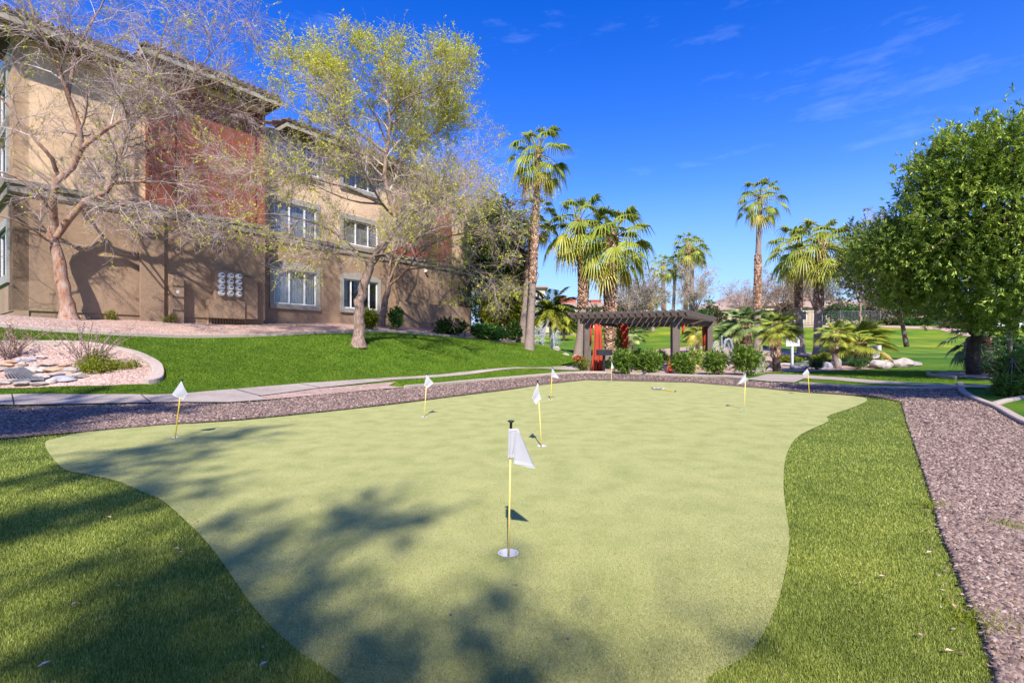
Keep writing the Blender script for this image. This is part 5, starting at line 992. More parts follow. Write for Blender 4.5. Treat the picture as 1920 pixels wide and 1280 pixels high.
leafy('ground_cover', 'bright yellow green ground cover spilling over the drain bed gravel', 'plant', (x, y, z), [(x - .35, y - .05, z + .15, .45, .4, .28), (x - .1, y - .25, z + .1, .35, .3, .2), (x + .25, y + .15, z + .12, .45, .35, .18), (x - .5, y + .25, z + .3, .3, .3, .3)], 95, 900, 7, .06, .35, 'yellowleaf', [([(x - .3, y, z), (x - .2, y, z + .1), (x, y, z + .15)], .01, .004)], 'bark')
for px, py, lab in ((205, 601, 'straggly yellowish weed against the brown wall by the bare tree'), (317, 606, 'green weed in front of the utility cabinet')):
    x, y, z = G(px, py); leafy('weed', lab, 'plant', (x, y, z), [(x, y, z + .18, .3, .2, .2), (x + .15, y, z + .3, .2, .15, .15)], px, 90, 6, .08, .3, 'yellowleaf', [([(x, y, z), (x, y, z + .1), (x + .05, y, z + .3)], .01, .004)], 'bark')

# ------------------------------------------------------------------ pergola
FLp = np.array([3.0, 23.2]); FRp = np.array([7.85, 21.4]); SV = np.array([3.15, 4.75]); zr = CZ + (650 - 606) / F * 23.2; gz = .0
pg = empty('pergola', (FLp[0], FLp[1], h1(*FLp)), 'dark brown timber pergola with slatted roof and red curtains beyond the green', 'pergola')
cor = {'fl': FLp + (FRp - FLp) * .10 + SV * .05, 'fr': FLp + (FRp - FLp) * .88 + SV * .05, 'bl': FLp + (FRp - FLp) * .045 + SV * .95, 'br': FLp + (FRp - FLp) * .965 + SV * .95}
for key, c in cor.items():
    b = MB(); z0 = h1(*c); b.bar((c[0], c[1], z0 - .1), (c[0], c[1], zr), .33 if key[0] == 'f' else .28, .33 if key[0] == 'f' else .28, up=(0, 1, 0)); b.build('post', 'pergola', pg, bevel=.01)
du = (FRp - FLp) / np.linalg.norm(FRp - FLp); sv = SV / np.linalg.norm(SV)
def P3(p, z): return (p[0], p[1], z)
for a, c in ((cor['fl'], cor['fr']), (cor['bl'], cor['br'])):
    b = MB(); b.bar(P3(a - du * .35, zr + .10), P3(c + du * .35, zr + .10), .12, .24); b.build('beam', 'pergola', pg, bevel=.008)
for a, c in ((cor['fl'], cor['bl']), (cor['fr'], cor['br'])):
    b = MB(); b.bar(P3(a, zr + .10), P3(c, zr + .10), .10, .238); b.build('beam', 'pergola', pg, bevel=.008)
NR_ = 18
for i in range(NR_):
    f = i / (NR_ - 1); a = FLp + (FRp - FLp) * f - sv * .55; c = a + sv * (np.linalg.norm(SV) + .9); sd = np.array([sv[1], -sv[0]]) * .045; z0, z1 = zr + .225, zr + .50; b = MB(); prof = [(0, z1), (0, z1 - .12), (.10, z0 + .04), (.26, z0)]; Lr = np.linalg.norm(c - a)
    vs = []
    for sgn in (-1, 1):
        for (d, z) in prof + [(Lr - .26, z0), (Lr - .10, z0 + .04), (Lr, z1 - .12), (Lr, z1)]: p = a + sv * d + sd * sgn; vs.append((p[0], p[1], z))
    n_ = 8; fs = [tuple(range(n_)), tuple(range(n_, 2 * n_))[::-1]] + [(j, (j + 1) % n_, n_ + (j + 1) % n_, n_ + j)[::-1] for j in range(n_)]
    b.add(vs, fs); b.build('rafter', 'pergola', pg)
def curtain(pts, lab=None, nfold=5, tk=.09):
    """pts: list of (px_left, px_right, py, Y) rows"""
    b = MB(); vs = []; fs = []; n = nfold * 6 + 1
    for (l, r, y, Y) in pts:
        for i in range(n):
            u = i / (n - 1); w_ = (r - l) / F * Y; p = R(l + (r - l) * u, y, Y); d = tk * (math.sin(u * nfold * 2 * math.pi) * .6 + math.sin(u * nfold * 3.1 + 1) * .4); vs.append((p[0], p[1] + d, p[2]))
    for j in range(len(pts) - 1):
        for i in range(n - 1): a = j * n + i; fs.append((a, a + n, a + n + 1, a + 1))
    b.add(vs, fs); o = b.build('curtain', 'curtain', pg, smooth=True); s_ = o.modifiers.new('s', 'SOLIDIFY'); s_.thickness = .012; return o
curtain([(1115, 1127, 607, 22.7), (1114, 1129, 630, 22.7), (1113, 1130, 655, 22.7), (1110, 1131, 680, 22.7), (1108, 1130.5, 696, 22.7)], nfold=4)
curtain([(1107, 1113, 607, 23.0), (1107, 1110, 625, 23.0), (1106.5, 1109, 645, 23.0)], nfold=2, tk=.05)
curtain([(1159, 1178, 607, 25.5), (1164, 1178, 622, 25.5), (1168, 1178, 640, 25.5), (1168, 1179, 655, 25.5)], nfold=4)
curtain([(1258, 1262, 606, 22.2), (1259.5, 1262, 630, 22.2), (1259, 1262, 655, 22.2), (1257, 1262, 672, 22.0), (1252, 1260, 688, 21.6), (1250, 1261, 701, 21.5)], nfold=3, tk=.05)
curtain([(1278, 1285, 606, 21.6), (1279, 1283.5, 618, 21.6), (1279, 1281, 626, 21.6)], nfold=2, tk=.05)
curtain([(1317, 1329, 612, 26.1), (1318, 1327, 630, 26.1), (1318, 1327, 660, 26.1)], nfold=4)
# grill
gx_, gy_, gz_ = R(1133, 697, 21.9); gz_ = h1(gx_, gy_); t = empty('barbecue_grill', (gx_, gy_, gz_), 'black park barbecue grill on a single post under the left end of the pergola', 'grill')
b = MB(); b.tube([(gx_ - .02, gy_, gz_), (gx_ - .02, gy_, gz_ + .80)], .06, 10); b.build('post', 'blackplastic', t)
b = MB(); q = .32; zb0 = CZ - (666 - HY) / F * gy_; zb1 = CZ - (656.5 - HY) / F * gy_
b.box(gx_ - q, gx_ + q, gy_ - .25, gy_ + .25, zb0, zb0 + .03); b.box(gx_ - q, gx_ + q, gy_ - .25, gy_ - .22, zb0 + .03, zb1); b.box(gx_ - q, gx_ + q, gy_ + .22, gy_ + .25, zb0 + .03, zb1 + .03); b.box(gx_ - q, gx_ - q + .03, gy_ - .22, gy_ + .22, zb0 + .03, zb1); b.box(gx_ + q - .03, gx_ + q, gy_ - .22, gy_ + .22, zb0 + .03, zb1); b.build('firebox', 'blackplastic', t)
b = MB()
for i in range(12): b.tube([(gx_ - q + .05 + i * .05, gy_ - .2, zb1 - .02), (gx_ - q + .05 + i * .05, gy_ + .2, zb1 - .02)], .006, 5)
b.build('grate', 'metal', t); b = MB(); b.tube([(gx_ + q, gy_ - .2, zb1 - .02), (gx_ + q + .14, gy_ - .2, zb1 - .02)], .012, 6); b.build('handle', 'metal', t)

# ------------------------------------------------------------------ signs
sx, sy, sz = G(1485, 692); t = empty('notice_sign', (sx, sy, sz), 'white rectangular notice sign on a white post beside the pond path', 'sign')
b = MB(); zt = CZ - (631 - HY) / F * sy; zm = CZ - (649 - HY) / F * sy; b.bar((sx, sy, sz - .1), (sx, sy, zt - .04), .11, .11, up=(0, 1, 0)); b.build('post', 'white', t, bevel=.008)
b = MB(); w_ = 12.8 / F * sy; b.box(sx - w_, sx + w_, sy - .085, sy - .06, zm, zt); b.build('panel', 'white', t, bevel=.006)
b = MB(); w2 = w_ * .8; rg_ = random.Random(4); hh_ = zt - zm
for (r_, h_, n_) in ((.88, .09, 7), (.76, .04, 9), (.68, .04, 9), (.60, .04, 9)):
    z_ = zm + hh_ * r_; x_ = sx - w2
    for i in range(n_):
        l_ = 2 * w2 / n_ * rg_.uniform(.5, .8); b.box(x_, x_ + l_, sy - .088, sy - .086, z_ - hh_ * h_ / 2, z_ + hh_ * h_ / 2); x_ += 2 * w2 / n_
b.box(sx - w2, sx + w2, sy - .088, sy - .086, zm + hh_ * .40, zm + hh_ * .42)
b.build('lettering', 'metal', t)
sx, sy, sz = G(1640, 687); t = empty('bag_dispenser', (sx, sy, sz), 'white T shaped waste bag dispenser sign on a short post left of the boulders', 'sign')
def zz(py): return CZ - (py - HY) / F * sy
s_ = sy / F; b = MB(); b.bar((sx - .03, sy + .03, sz - .1), (sx - .03, sy + .03, zz(648)), .08, .08, up=(0, 1, 0)); b.build('post', 'white', t, bevel=.006)
b = MB(); b.box(sx - 9.5 * s_, sx - 1.5 * s_, sy - .07, sy - .04, zz(658), zz(647)); b.box(sx - 1.3 * s_, sx + 10 * s_, sy - .10, sy - .07, zz(657.5), zz(647)); b.build('panel', 'white', t, bevel=.004)
b = MB(); b.box(sx - 7 * s_, sx + 7 * s_, sy - .12, sy - .012, zz(672), zz(658.2)); b.build('dispenser_box', 'white', t, bevel=.02)

# ------------------------------------------------------------------ rocks
def rock(mb, c, rx, ry, rz, seed, sub=2, sharp=.28):
    bm = bmesh.new(); bmesh.ops.create_icosphere(bm, subdivisions=sub, radius=1); rg = np.random.default_rng(seed); dirs = rg.normal(size=(9, 3)); dirs /= np.linalg.norm(dirs, axis=1, keepdims=True); off = rg.uniform(.55, .9, 9); vs = []
    for v in bm.verts:
        p = np.array(v.co)
        for d, o in zip(dirs, off):
            q = p.dot(d)
            if q > o: p = p - d * (q - o)
        p = p * (1 + rg.normal() * sharp * .08); vs.append((c[0] + p[0] * rx, c[1] + p[1] * ry, c[2] + p[2] * rz))
    mb.add(vs, [tuple(v.index for v in f.verts) for f in bm.faces]); bm.free()
def boulder(lab, px, py, w_, h_, seed, m='rock', Y=None, depth=.8, group='boulders round the pond', sub=3):
    if Y: x, y, _ = R(px, py, Y); z = h1(x, y)
    else: x, y, z = G(px, py)
    s = y / F; b = MB(); rock(b, (x, y + w_ * s * .3, z + h_ * s * .36), w_ * s * .56, w_ * s * .5 * depth, h_ * s * .68, seed, sub); o = b.build('boulder', m); tag(o, lab, 'boulder', group); return o
boulder('large angular mauve boulder right of the bag dispenser', 1657, 690, 44, 17, 1, Y=25.2)
boulder('large pale boulder at the right of the pair beyond the dispenser', 1699, 690, 40, 19, 2, m='palerock', Y=25.4)
boulder('upright pale grey boulder beside the largest oleander bush', 1428, 703, 22, 38, 3, m='palerock', Y=21.5)
boulder('orange tan boulder just behind the upright pale grey boulder', 1443, 689, 26, 20, 4, m='tanrock', Y=24)
boulder('long flat pinkish boulder on the near pond rim below the palm pair', 1503, 692, 34, 9, 5, m='palerock', Y=25)
boulder('dark purple boulder right of the compact dark pond shrub', 1553, 692, 22, 14, 6, m='bluerock', Y=25)
boulder('round dark boulder behind the curved palm trunk', 1571, 691, 20, 20, 7, m='bluerock', Y=26)
boulder('small pale boulder at the left end of the pond rim', 1452, 697, 22, 11, 8, m='palerock', Y=22.5)
boulder('pale stone on the far pond rim behind the white sign', 1478, 679, 26, 6, 9, m='palerock', Y=28)
boulder('pale stone right of the young vivid palm', 1633, 690, 10, 7, 10, m='palerock', Y=26)
boulder('white stone between the oleanders and the fountain jets', 1365, 678, 24, 16, 11, m='palerock', Y=24.5)
boulder('rounded pale boulder on the lawn left of the pergola, nearest the white trunk palm', 1044, 655, 14, 9, 12, m='palerock', Y=31)
boulder('flat pale stone on the lawn crest left of the pergola', 1062, 663, 14, 5, 13, m='palerock', Y=29)
boulder('pale stone on the lawn crest next to the pergola post', 1079, 667, 14, 7, 14, m='palerock', Y=28.5)
boulder('pale boulder seen through the pergola middle', 1240, 684, 18, 9, 15, m='palerock', Y=25)
boulder('tan boulder under the right part of the pergola', 1308, 690, 16, 12, 16, m='tanrock', Y=23.5)
# pebble bed behind the boulders
rg_ = random.Random(8)
sheet('pebble_bed', [G(*p)[:2] for p in [(1640, 681), (1650, 676), (1675, 675), (1705, 677), (1728, 681), (1730, 686), (1700, 688), (1660, 688)]], 'palerock', .05, .5)
for i, (px, py, w_, h_, m, lab) in enumerate([(1648, 679, 8, 4, 'palerock', 'first cobble from the left on the pebble bed'), (1664, 678, 9, 4, 'tanrock', 'tan cobble on the pebble bed behind the mauve boulder'), (1683, 679, 8, 4, 'palerock', 'pale cobble on the pebble bed above the gap of the two boulders'),
                                       (1703, 681, 10, 4, 'palerock', 'pale cobble on the pebble bed behind the right boulder'), (1720, 684, 10, 4, 'bluerock', 'greyish cobble at the right tip of the pebble bed')]):
    boulder(lab, px, py, w_, h_, 60 + i, m, group='cobbles of the pebble bed', sub=2)
# drain bed: grate and flat stones
gx0, gy0, gz0 = G(38, 718); t = empty('drain_grate', (gx0, gy0, gz0), 'rusty slatted metal drain grate among the flat stones at the far left', 'drain grate')
b = MB(); s = gy0 / F
A = np.array(G(8, 706)); B_ = np.array(G(44, 701)); C_ = np.array(G(84, 718)); D_ = np.array(G(20, 721))
up_ = np.array([0, 0, .13])
for i in range(10):
    f = i / 9; p = A * (1 - f) + B_ * f + up_ * 1.25; q = D_ * (1 - f) + C_ * f + up_ * .8; b.bar(p, q, .022, .03)
b.bar(A + up_ * 1.25, B_ + up_ * 1.25, .05, .05); b.bar(D_ + up_ * .8, C_ + up_ * .8, .05, .05); b.build('bars', 'metal', t)
b = MB(); P_ = [A, B_, C_, D_]; b.add([tuple(p + [0, 0, .045]) for p in P_], [(3, 2, 1, 0)]); b.build('pit', 'dark', t)
stones = [(12, 690, 20, 8, 'tanrock'), (0, 697, 26, 10, 'palerock'), (38, 681, 14, 9, 'bluerock'), (58, 680, 13, 12, 'bluerock'), (78, 675, 16, 9, 'rock'), (44, 688, 16, 10, 'palerock'), (22, 683, 22, 8, 'tanrock'), (68, 689, 18, 7, 'palerock'), (92, 688, 26, 7, 'palerock'), (63, 701, 22, 14, 'palerock'),
          (82, 700, 22, 12, 'rock'), (103, 699, 34, 9, 'tanrock'), (112, 706, 36, 9, 'palerock'), (134, 700, 30, 12, 'palerock'), (122, 716, 40, 12, 'bluerock'), (152, 710, 26, 12, 'palerock'), (78, 712, 26, 12, 'palerock'), (96, 721, 16, 13, 'rock'), (5, 723, 24, 9, 'palerock'), (24, 720, 24, 9, 'palerock'), (46, 724, 34, 8, 'palerock'), (75, 724, 28, 8, 'palerock'), (178, 702, 10, 7, 'palerock'), (118, 689, 20, 6, 'tanrock'), (135, 708, 18, 7, 'tanrock')]
kinds = {'palerock': 'pale', 'tanrock': 'tan', 'bluerock': 'blue grey', 'rock': 'mauve grey'}
names = ['beside the left frame edge above the grate', 'at the left frame edge level with the grate top', 'darkest small one under the dry twiggy shrub', 'upright rounded one behind the others', 'rounded one farthest back right of the upright one', 'left of the upright rounded one', 'flat long one behind the grate', 'behind the big stone right of the grate', 'long thin one in the back row', 'big block touching the grate top right corner',
         'second block right of the grate', 'orange topped slab in the middle of the pile', 'long slab below the orange topped one', 'broad slab at the back right of the pile', 'long pointed slab at the front right of the pile', 'rightmost slab of the pile', 'block at the lower right corner of the grate', 'small upright one left of the pointed slab', 'front row, at the left frame edge', 'front row, second from the left', 'front row, long one below the grate', 'front row, rightmost next to the lawn', 'lone little one beside the green ground cover', 'small flat one at the back right', 'wedge between the broad and the rightmost slabs']
for i, ((px, py, w_, h_, m), nm_) in enumerate(zip(stones, names)):
    x, y, z = G(px, py); s = y / F; b = MB(); rock(b, (x, y, z + .05 + h_ * s * .22), w_ * s * .58, w_ * s * .42, h_ * s * .55, 200 + i, 3); o = b.build('flat_stone', m); tag(o, '%s drain bed stone, %s' % (kinds[m], nm_), 'stone', 'flat stones round the drain grate')

# ------------------------------------------------------------------ fountains
def jets(name, lab, base, arcs, n, seed, size=.018):
    """arcs: (dx, dy, height, width) parabolas"""
    rg = np.random.default_rng(seed); P = []
    for (dx, dy, hh, wd) in arcs:
        u = rg.random(n) ** .8; x = base[0] + dx * u + rg.normal(size=n) * wd * (.2 + u); y = base[1] + dy * u + rg.normal(size=n) * wd * (.2 + u); z = base[2] + hh * 4 * u * (1 - u) if dx or dy else base[2] + hh * (1 - rg.random(n) ** 2); P.append(np.stack([x, y, z + rg.normal(size=n) * wd * .6], 1))
    P = np.concatenate(P); m_ = len(P); d = np.array([(1, 0, 0), (-.5, .87, 0), (-.5, -.87, 0), (0, 0, 1.8)]); V = P[:, None] + d[None] * size * rg.uniform(.5, 1.3, (m_, 1, 1)); T = (np.array([(0, 1, 3), (1, 2, 3), (2, 0, 3), (0, 2, 1)])[None] + (np.arange(m_) * 4)[:, None, None]).reshape(-1, 3)
    o = npmesh(name, V.reshape(-1, 3), T, 'droplet'); tag(o, lab, 'fountain'); return o
fb_ = R(1353, 671, 24.5); 
jets('fountain_jets', 'arching white water jets of the low fountain right of the pergola', (fb_[0], fb_[1], .45), [(-.55, 0, 1.0, .02), (.02, .01, 1.28, .015), (.75, .1, 1.15, .025), (.62, .3, 1.1, .03)], 2300, 3, .014)
fb2 = R(1035, 648, 46); 
jets('fountain_spray', 'tall misty fountain spray behind the white trunk palm at left of the pergola', (fb2[0] - .9, fb2[1], h1(fb2[0], 46)), [(0, 0, 4.0, .14), (-1.3, 0, 3.6, .22), (1.4, 0, 3.0, .2), (-.7, .5, 4.2, .2)], 2600, 4, .03)

# ------------------------------------------------------------------ far buildings
def house(name, lab, x0, x1, y0, y1, zb, zw, zrf, wm='farwall', rm='farroof', over=.6, windows=(), chim=(), gable=False):
    t = empty(name, (x0, y0, zb), lab, 'house'); b = MB(); b.box(x0, x1, y0, y1, zb - 1, zw); b.build('wall', wm, t)
    r_ = MB(); X0, X1, Y0, Y1 = x0 - over, x1 + over, y0 - over, y1 + over; hw = min(X1 - X0, Y1 - Y0) / 2
    if X1 - X0 > Y1 - Y0: rA = (X0 + hw * (.15 if gable else 1), (Y0 + Y1) / 2, zrf); rB = (X1 - hw * (.15 if gable else 1), (Y0 + Y1) / 2, zrf)
    else: rA = ((X0 + X1) / 2, Y0 + hw, zrf); rB = ((X0 + X1) / 2, Y1 - hw, zrf)
    c = [(X0, Y0, zw + .02), (X1, Y0, zw + .02), (X1, Y1, zw + .02), (X0, Y1, zw + .02)]; c2 = [(p[0], p[1], p[2] + .22) for p in c]
    if X1 - X0 > Y1 - Y0: fs = [(4, 5, 9, 8), (5, 6, 9), (6, 7, 8, 9), (7, 4, 8)]
    else: fs = [(4, 5, 8), (5, 6, 9, 8), (6, 7, 9), (7, 4, 8, 9)]
    r_.add(c + c2 + [rA, rB], [(3, 2, 1, 0), (0, 1, 5, 4), (1, 2, 6, 5), (2, 3, 7, 6), (3, 0, 4, 7)] + fs); ro = r_.build('roof', rm, t)
    for (cx_, cz_, w_, h_) in chim: b = MB(); b.box(cx_ - w_, cx_ + w_, (y0 + y1) / 2 - w_, (y0 + y1) / 2 + w_, cz_ - 2.5, cz_ + h_); b.box(cx_ - w_ * 1.15, cx_ + w_ * 1.15, (y0 + y1) / 2 - w_ * 1.15, (y0 + y1) / 2 + w_ * 1.15, cz_ + h_ + .003, cz_ + h_ + .25); b.build('chimney', 'brickred', ro)
    for (xa, xb, za, zb_) in windows:
        b = MB(); b.box(xa, xb, y0 - .08, y0 - .003, za, zb_); wo = b.build('window', 'whiteframe', t); b = MB(); b.box(xa + .1, xb - .1, y0 - .095, y0 - .082, za + .1, zb_ - .1); b.build('pane', 'dark', wo)
    return t
def HX(px, Y): return (px - CX) / F * Y
def HZ(py, Y): return CZ - (py - HY) / F * Y
Yf = 95
house('tan_building', 'tan building with a low tiled tower roof just right of the tallest left palm', HX(940, Yf), HX(1022, Yf), Yf, Yf + 10, 3, HZ(540, Yf), HZ(529, Yf), windows=[(HX(1006, Yf), HX(1012, Yf), HZ(565, Yf), HZ(552, Yf)), (HX(1014, Yf), HX(1019, Yf), HZ(565, Yf), HZ(552, Yf)), (HX(1006, Yf), HX(1012, Yf), HZ(600, Yf), HZ(588, Yf))])
house('long_building', 'long tan building with three red chimneys behind the left end of the pergola', HX(1022, 100), HX(1225, 100), 100, 112, 3, HZ(576, 100), HZ(562, 100), windows=[(HX(p, 100), HX(p + 9, 100), HZ(603, 100), HZ(590, 100)) for p in (1070, 1098, 1118, 1175, 1195)], chim=[(HX(1052, 106), HZ(564, 106), 1.0, .7), (HX(1070, 106), HZ(566, 106), 1.0, .5), (HX(1116, 106), HZ(570, 106), 1.1, .6)])
house('red_building', 'low brick red building left of the pergola behind the feathery palms', HX(1062, 88), HX(1100, 88), 88, 93, 2, HZ(590, 88), HZ(584, 88), wm='brickred')
house('red_building', 'brick red building glimpsed between the evergreens and the tallest palm', HX(950, 80), HX(984, 80), 80, 86, 2, HZ(590, 80), HZ(584, 80), wm='brickred')
house('tan_house', 'tan house with a brown hip roof and white windows right of the pergola roof', HX(1318, 92), HX(1372, 92), 92, 100, 3, HZ(582, 92), HZ(563, 92), windows=[(HX(1326, 92), HX(1334, 92), HZ(592, 92), HZ(585, 92)), (HX(1341, 92), HX(1348, 92), HZ(592, 92), HZ(585, 92)), (HX(1358, 92), HX(1366, 92), HZ(594, 92), HZ(584, 92))])
house('tan_house', 'wider tan house with a large brown hip roof behind the lone tall palm', HX(1350, 104), HX(1480, 104), 104, 122, 3, HZ(574, 104), HZ(544, 104))
house('clubhouse', 'long clubhouse with brown tiled roof behind the metal fence and palm pair', HX(1486, 98), HX(1650, 98), 98, 116, 3, HZ(577, 98), HZ(540, 98), windows=[(HX(p, 98), HX(p + 12, 98), HZ(600, 98), HZ(583, 98)) for p in (1500, 1530, 1560, 1600)])
house('tan_house', 'tan house partly hidden by the big leafy tree on the hill', HX(1660, 92), HX(1800, 92), 92, 104, 3, HZ(594, 92), HZ(575, 92), windows=[(HX(p, 92), HX(p + 9, 92), HZ(606, 92), HZ(597, 92)) for p in (1700, 1730, 1765)])
house('grey_house', 'pale blue house at the right edge behind the playground', HX(1850, 60), HX(1990, 60), 60, 70, 1, HZ(590, 60), HZ(565, 60), wm='whiteframe', windows=[(HX(1893, 60), HX(1907, 60), HZ(615, 60), HZ(596, 60))])
# dark trellis by the clubhouse
def trellis(lab, x0, x1, Y, pt, pb):
    t = empty('trellis', (HX(x0, Y), Y, h1(HX(x0, Y), Y)), lab, 'trellis', 'dark trellises by the clubhouse')
    for px in (x0, (x0 + x1) / 2, x1): b = MB(); X_ = HX(px, Y); b.bar((X_, Y, h1(X_, Y) - .2), (X_, Y, HZ(pt, Y)), .3, .3, up=(0, 1, 0)); b.build('post', 'pergola', t)
    for i in range(14): b = MB(); X_ = HX(x0 + (x1 - x0) * (i + .5) / 14, Y); b.bar((X_, Y - 1, HZ(pt - 1, Y)), (X_, Y + 3, HZ(pt - 1, Y)), .12, .4); b.build('rafter', 'pergola', t)
trellis('dark trellis left of the palm pair behind the fence', 1440, 1500, 84, 585, 605); trellis('dark trellis between the palm pair and the grey green tree', 1545, 1592, 84, 584, 605); trellis('dark trellis beneath the grey green tree behind the fence', 1650, 1710, 82, 586, 605)
# metal fence on the crest
ft = empty('metal_fence', (HX(1430, 74), 74, 4), 'thin metal picket fence along the crest of the far lawn', 'fence')
FX = np.arange(HX(1425, 74), HX(1760, 74), .22)
rails = MB(); pk = MB()
for x_ in FX: z_ = h1(x_, 74); pk.box(x_ - .018, x_ + .018, 73.98, 74.02, z_, z_ + 2.1)
for i in range(0, len(FX) - 6, 6):
    za, zb_ = h1(FX[i], 74), h1(FX[i + 6], 74)
    for dz in (.25, 2.0): rails.bar((FX[i], 73.97, za + dz), (FX[i + 6], 73.97, zb_ + dz), .05, .05)
pk.build('pickets', 'metal', ft); rails.build('rails', 'metal', ft)
for i in range(0, len(FX), 14): b = MB(); z_ = h1(FX[i], 74); b.box(FX[i] - .05, FX[i] + .05, 73.93, 74.05, z_ - .2, z_ + 2.3); b.build('post', 'metal', ft)
# retaining wall left
b = MB(); b.bar(R(1010, 628, 66) + [0, 0, .5], R(1090, 622, 66) + [0, 0, .6], .5, 2.0); tag(b.build('retaining_wall', 'farwall'), 'low tan retaining wall beyond the left fountain', 'wall')
# playground slide
t = empty('playground_slide', tuple(R(1866, 640, 48)), 'blue playground slide half hidden by the big tree trunk', 'slide'); b = MB(); b.bar(R(1855, 612, 48), R(1884, 578, 48), .5, .25); b.build('chute', 'blue', t); b = MB(); b.bar(R(1890, 640, 48), R(1890, 570, 48), .2, .2, up=(0, 1, 0)); b.build('post', 'blue', t)
x_, y_, z_ = G(1894, 700); t = empty('support_post', (x_, y_, z_), 'pale slender trunk like post at the right edge beside the big leafy tree', 'post'); b = MB(); b.tube([(x_, y_, z_ - .1), R(1893, 600, y_)], [.09, .075], 10); b.build('shaft', 'palmbark', t); b = MB(); b.box(x_ - .25, x_ + .25, y_ - .25, y_ + .25, R(0, 600, y_)[2], R(0, 597, y_)[2] + .03); b.build('cap', 'palmbark', t)

# ------------------------------------------------------------------ background bare trees
def far_tree(lab, px, py, Y, hpx, wpx, seed, m='twig', counts=(60, 500, 2600), leaf='olive', lp=.25, twr=.014, name='background_tree', barkm='bark', stems=2):
    s = Y / F; b = R(px, py, Y); b[2] = h1(b[0], b[1]); rg_ = random.Random(seed); top = CZ - (py - hpx - HY) / F * Y; Ht = top - b[2]; W2 = wpx * s / 2; limbs = [([tuple(b), (b[0] + .1, b[1], b[2] + Ht * .15), (b[0], b[1], b[2] + Ht * .3)], .16, .11)]
    for i in range(9):
        a = i * 2.4 + seed; r = W2 * rg_.uniform(.6, .95); zt_ = b[2] + Ht * rg_.uniform(.62, .98); z0_ = b[2] + Ht * rg_.uniform(.18, .32); limbs.append(([(b[0], b[1], z0_), (b[0] + math.cos(a) * r * .45, b[1] + math.sin(a) * r * .45, (z0_ * .55 + zt_ * .45)), (b[0] + math.cos(a) * r, b[1] + math.sin(a) * r, zt_)], .10, .02))
    return bare_tree(name, lab, 'tree', tuple(b), limbs, seed, counts, dict(prob=lambda z: z * 0 + lp, n=6, L=.14, m=leaf, twigm=m, droop=.05), barkm, (W2 * .35, W2 * .75), (0, 0, .12), 'bare trees far behind the pergola', twr=twr)
far_tree('round leafless tree on the hill left of the lone tall palm', 1393, 600, 72, 82, 84, 101, lp=.03)
far_tree('pale branching tree rising behind the pergola left of centre', 1185, 612, 56, 112, 120, 102, lp=.25)
far_tree('pale branching tree behind the far palms right of the previous one', 1212, 612, 62, 92, 90, 103, lp=.5, leaf='olive')
far_tree('wispy bare tree right of the far palm cluster', 1305, 612, 62, 118, 78, 104, lp=.12, leaf='springleaf')
far_tree('bare tree with rusty twigs between the lone palm and the palm pair', 1462, 606, 70, 100, 96, 105, lp=.9, leaf='drybrush', m='twig')
far_tree('rusty twigged tree right behind the palm pair', 1530, 606, 72, 110, 110, 106, lp=.9, leaf='drybrush')
far_tree('pinkish bare tree peeking above the grey green tree', 1612, 606, 66, 200, 96, 107, lp=.05, counts=(70, 600, 3200))
far_tree('rusty low tree behind the fence centre right', 1655, 606, 76, 70, 90, 108, lp=.8, leaf='drybrush')
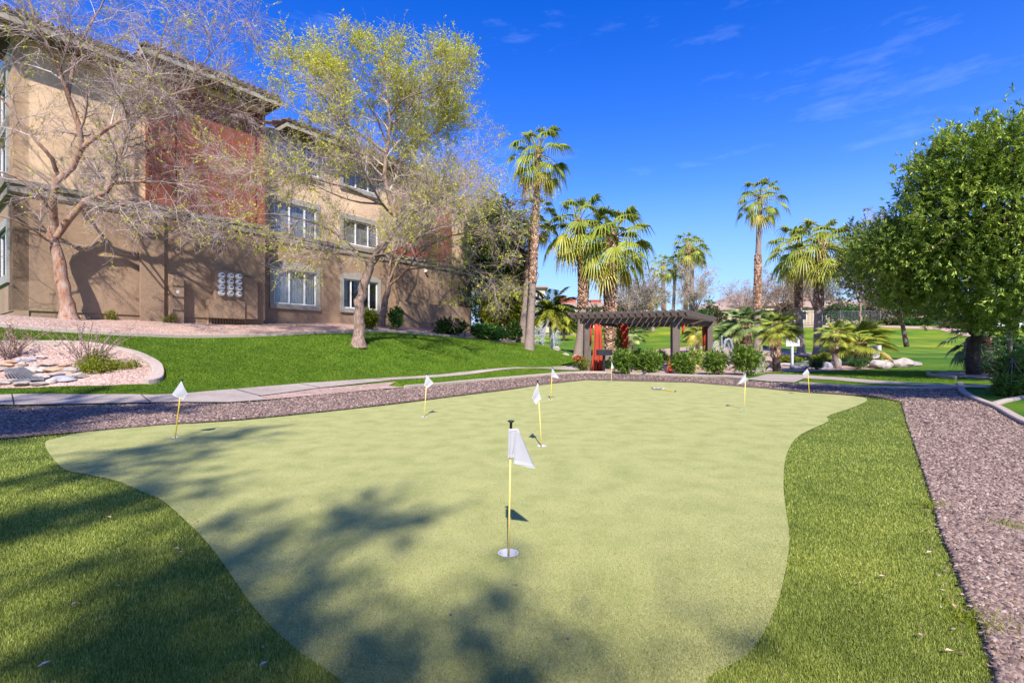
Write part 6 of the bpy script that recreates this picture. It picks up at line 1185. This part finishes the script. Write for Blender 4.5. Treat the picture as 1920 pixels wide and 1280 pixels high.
for i, (px, py, Y, w_, h_, m, lab) in enumerate([(1316, 606, 80, 36, 36, 'shrubleaf', 'green hedge in front of the tan house right of the pergola'), (1440, 606, 78, 40, 34, 'shrubleaf', 'green shrub by the fence beside the lone tall palm'), (1600, 606, 76, 44, 40, 'shrubleaf', 'light green willowy shrub by the fence right of the palm pair'),
                                          (1005, 628, 62, 50, 70, 'olive', 'olive green tree mass behind the left fountain'), (1085, 626, 64, 50, 50, 'darkleaf', 'dark shrub mass between feathery palm and pergola'), (1055, 628, 60, 44, 60, 'olive', 'rounded olive shrub behind the small feathery palm'), (1670, 609, 68, 44, 14, 'olive', 'low grey shrub on the crest below the big tree'), (1720, 610, 66, 60, 14, 'shrubleaf', 'low green hedge on the crest below the big tree'), (1790, 616, 62, 70, 16, 'olive', 'low olive hedge at the right end of the crest'), (1905, 640, 40, 90, 34, 'darkleaf', 'shaded dark shrubs near the playground')]):
    bush(lab, px, py, Y, w_, h_, 120 + i, n=330, nl=6, L_=.30, W_=.45, m=m, name='background_shrub', group='shrubs on the far crest', stems=3)
for i, (px, w_, h_, lab) in enumerate([(1190, 90, 34, 'long dark tree mass behind the pergola left of the far palms'), (1262, 80, 30, 'tree mass at the foot of the far palm cluster'), (1130, 70, 30, 'tree mass in front of the long tan building')]):
    bush(lab, px, 612, 84, w_, h_, 140 + i, n=500, nl=6, L_=.36, W_=.45, m='olive', name='background_shrub', group='shrubs on the far crest', stems=3)

for i, (px, py, Y, hpx, wpx, m, lab) in enumerate([(1345, 606, 84, 30, 50, 'olive', 'low rounded tree hiding the base of the tan house right of the pergola'), (1410, 606, 80, 44, 56, 'olive', 'rounded grey green tree on the crest behind the lone tall palm'), (1478, 604, 80, 56, 60, 'olive', 'grey green tree on the crest left of the palm pair'),
        (1570, 606, 80, 50, 60, 'shrubleaf', 'green tree on the crest right of the palm pair'), (1640, 608, 78, 50, 80, 'olive', 'grey green tree at the crest beneath the spreading tree'), (1720, 612, 74, 40, 80, 'olive', 'dull green tree at the crest in front of the hidden house'), (1110, 620, 74, 50, 60, 'olive', 'dull green tree in front of the long tan building'), (1165, 614, 78, 60, 60, 'shrubleaf', 'bright green tree behind the left half of the pergola'), (1330, 606, 86, 46, 40, 'shrubleaf', 'small green tree between the far palms and the tan house')]):
    s_ = Y / F; b_ = R(px, py, Y); b_[2] = h1(b_[0], b_[1]); r_ = wpx * s_ / 2; t_z = CZ - (py - hpx - HY) / F * Y; hz = (t_z - b_[2]) / 2
    leafy('background_tree', lab, 'tree', b_, [(b_[0], b_[1], t_z - hz * .95, r_ * .8, r_ * .7, hz * .95), (b_[0] + r_ * .5, b_[1], t_z - hz * 1.2, r_ * .55, r_ * .5, hz * .6), (b_[0] - r_ * .5, b_[1], t_z - hz * 1.25, r_ * .5, r_ * .5, hz * .55)], 300 + i, 420, 7, .34, .42, m, [([b_, (b_[0], b_[1], b_[2] + hz), (b_[0], b_[1], t_z - hz * .6)], .13, .05)], 'bark', group='leafy trees on the far crest', shell=.35, lump=.35)
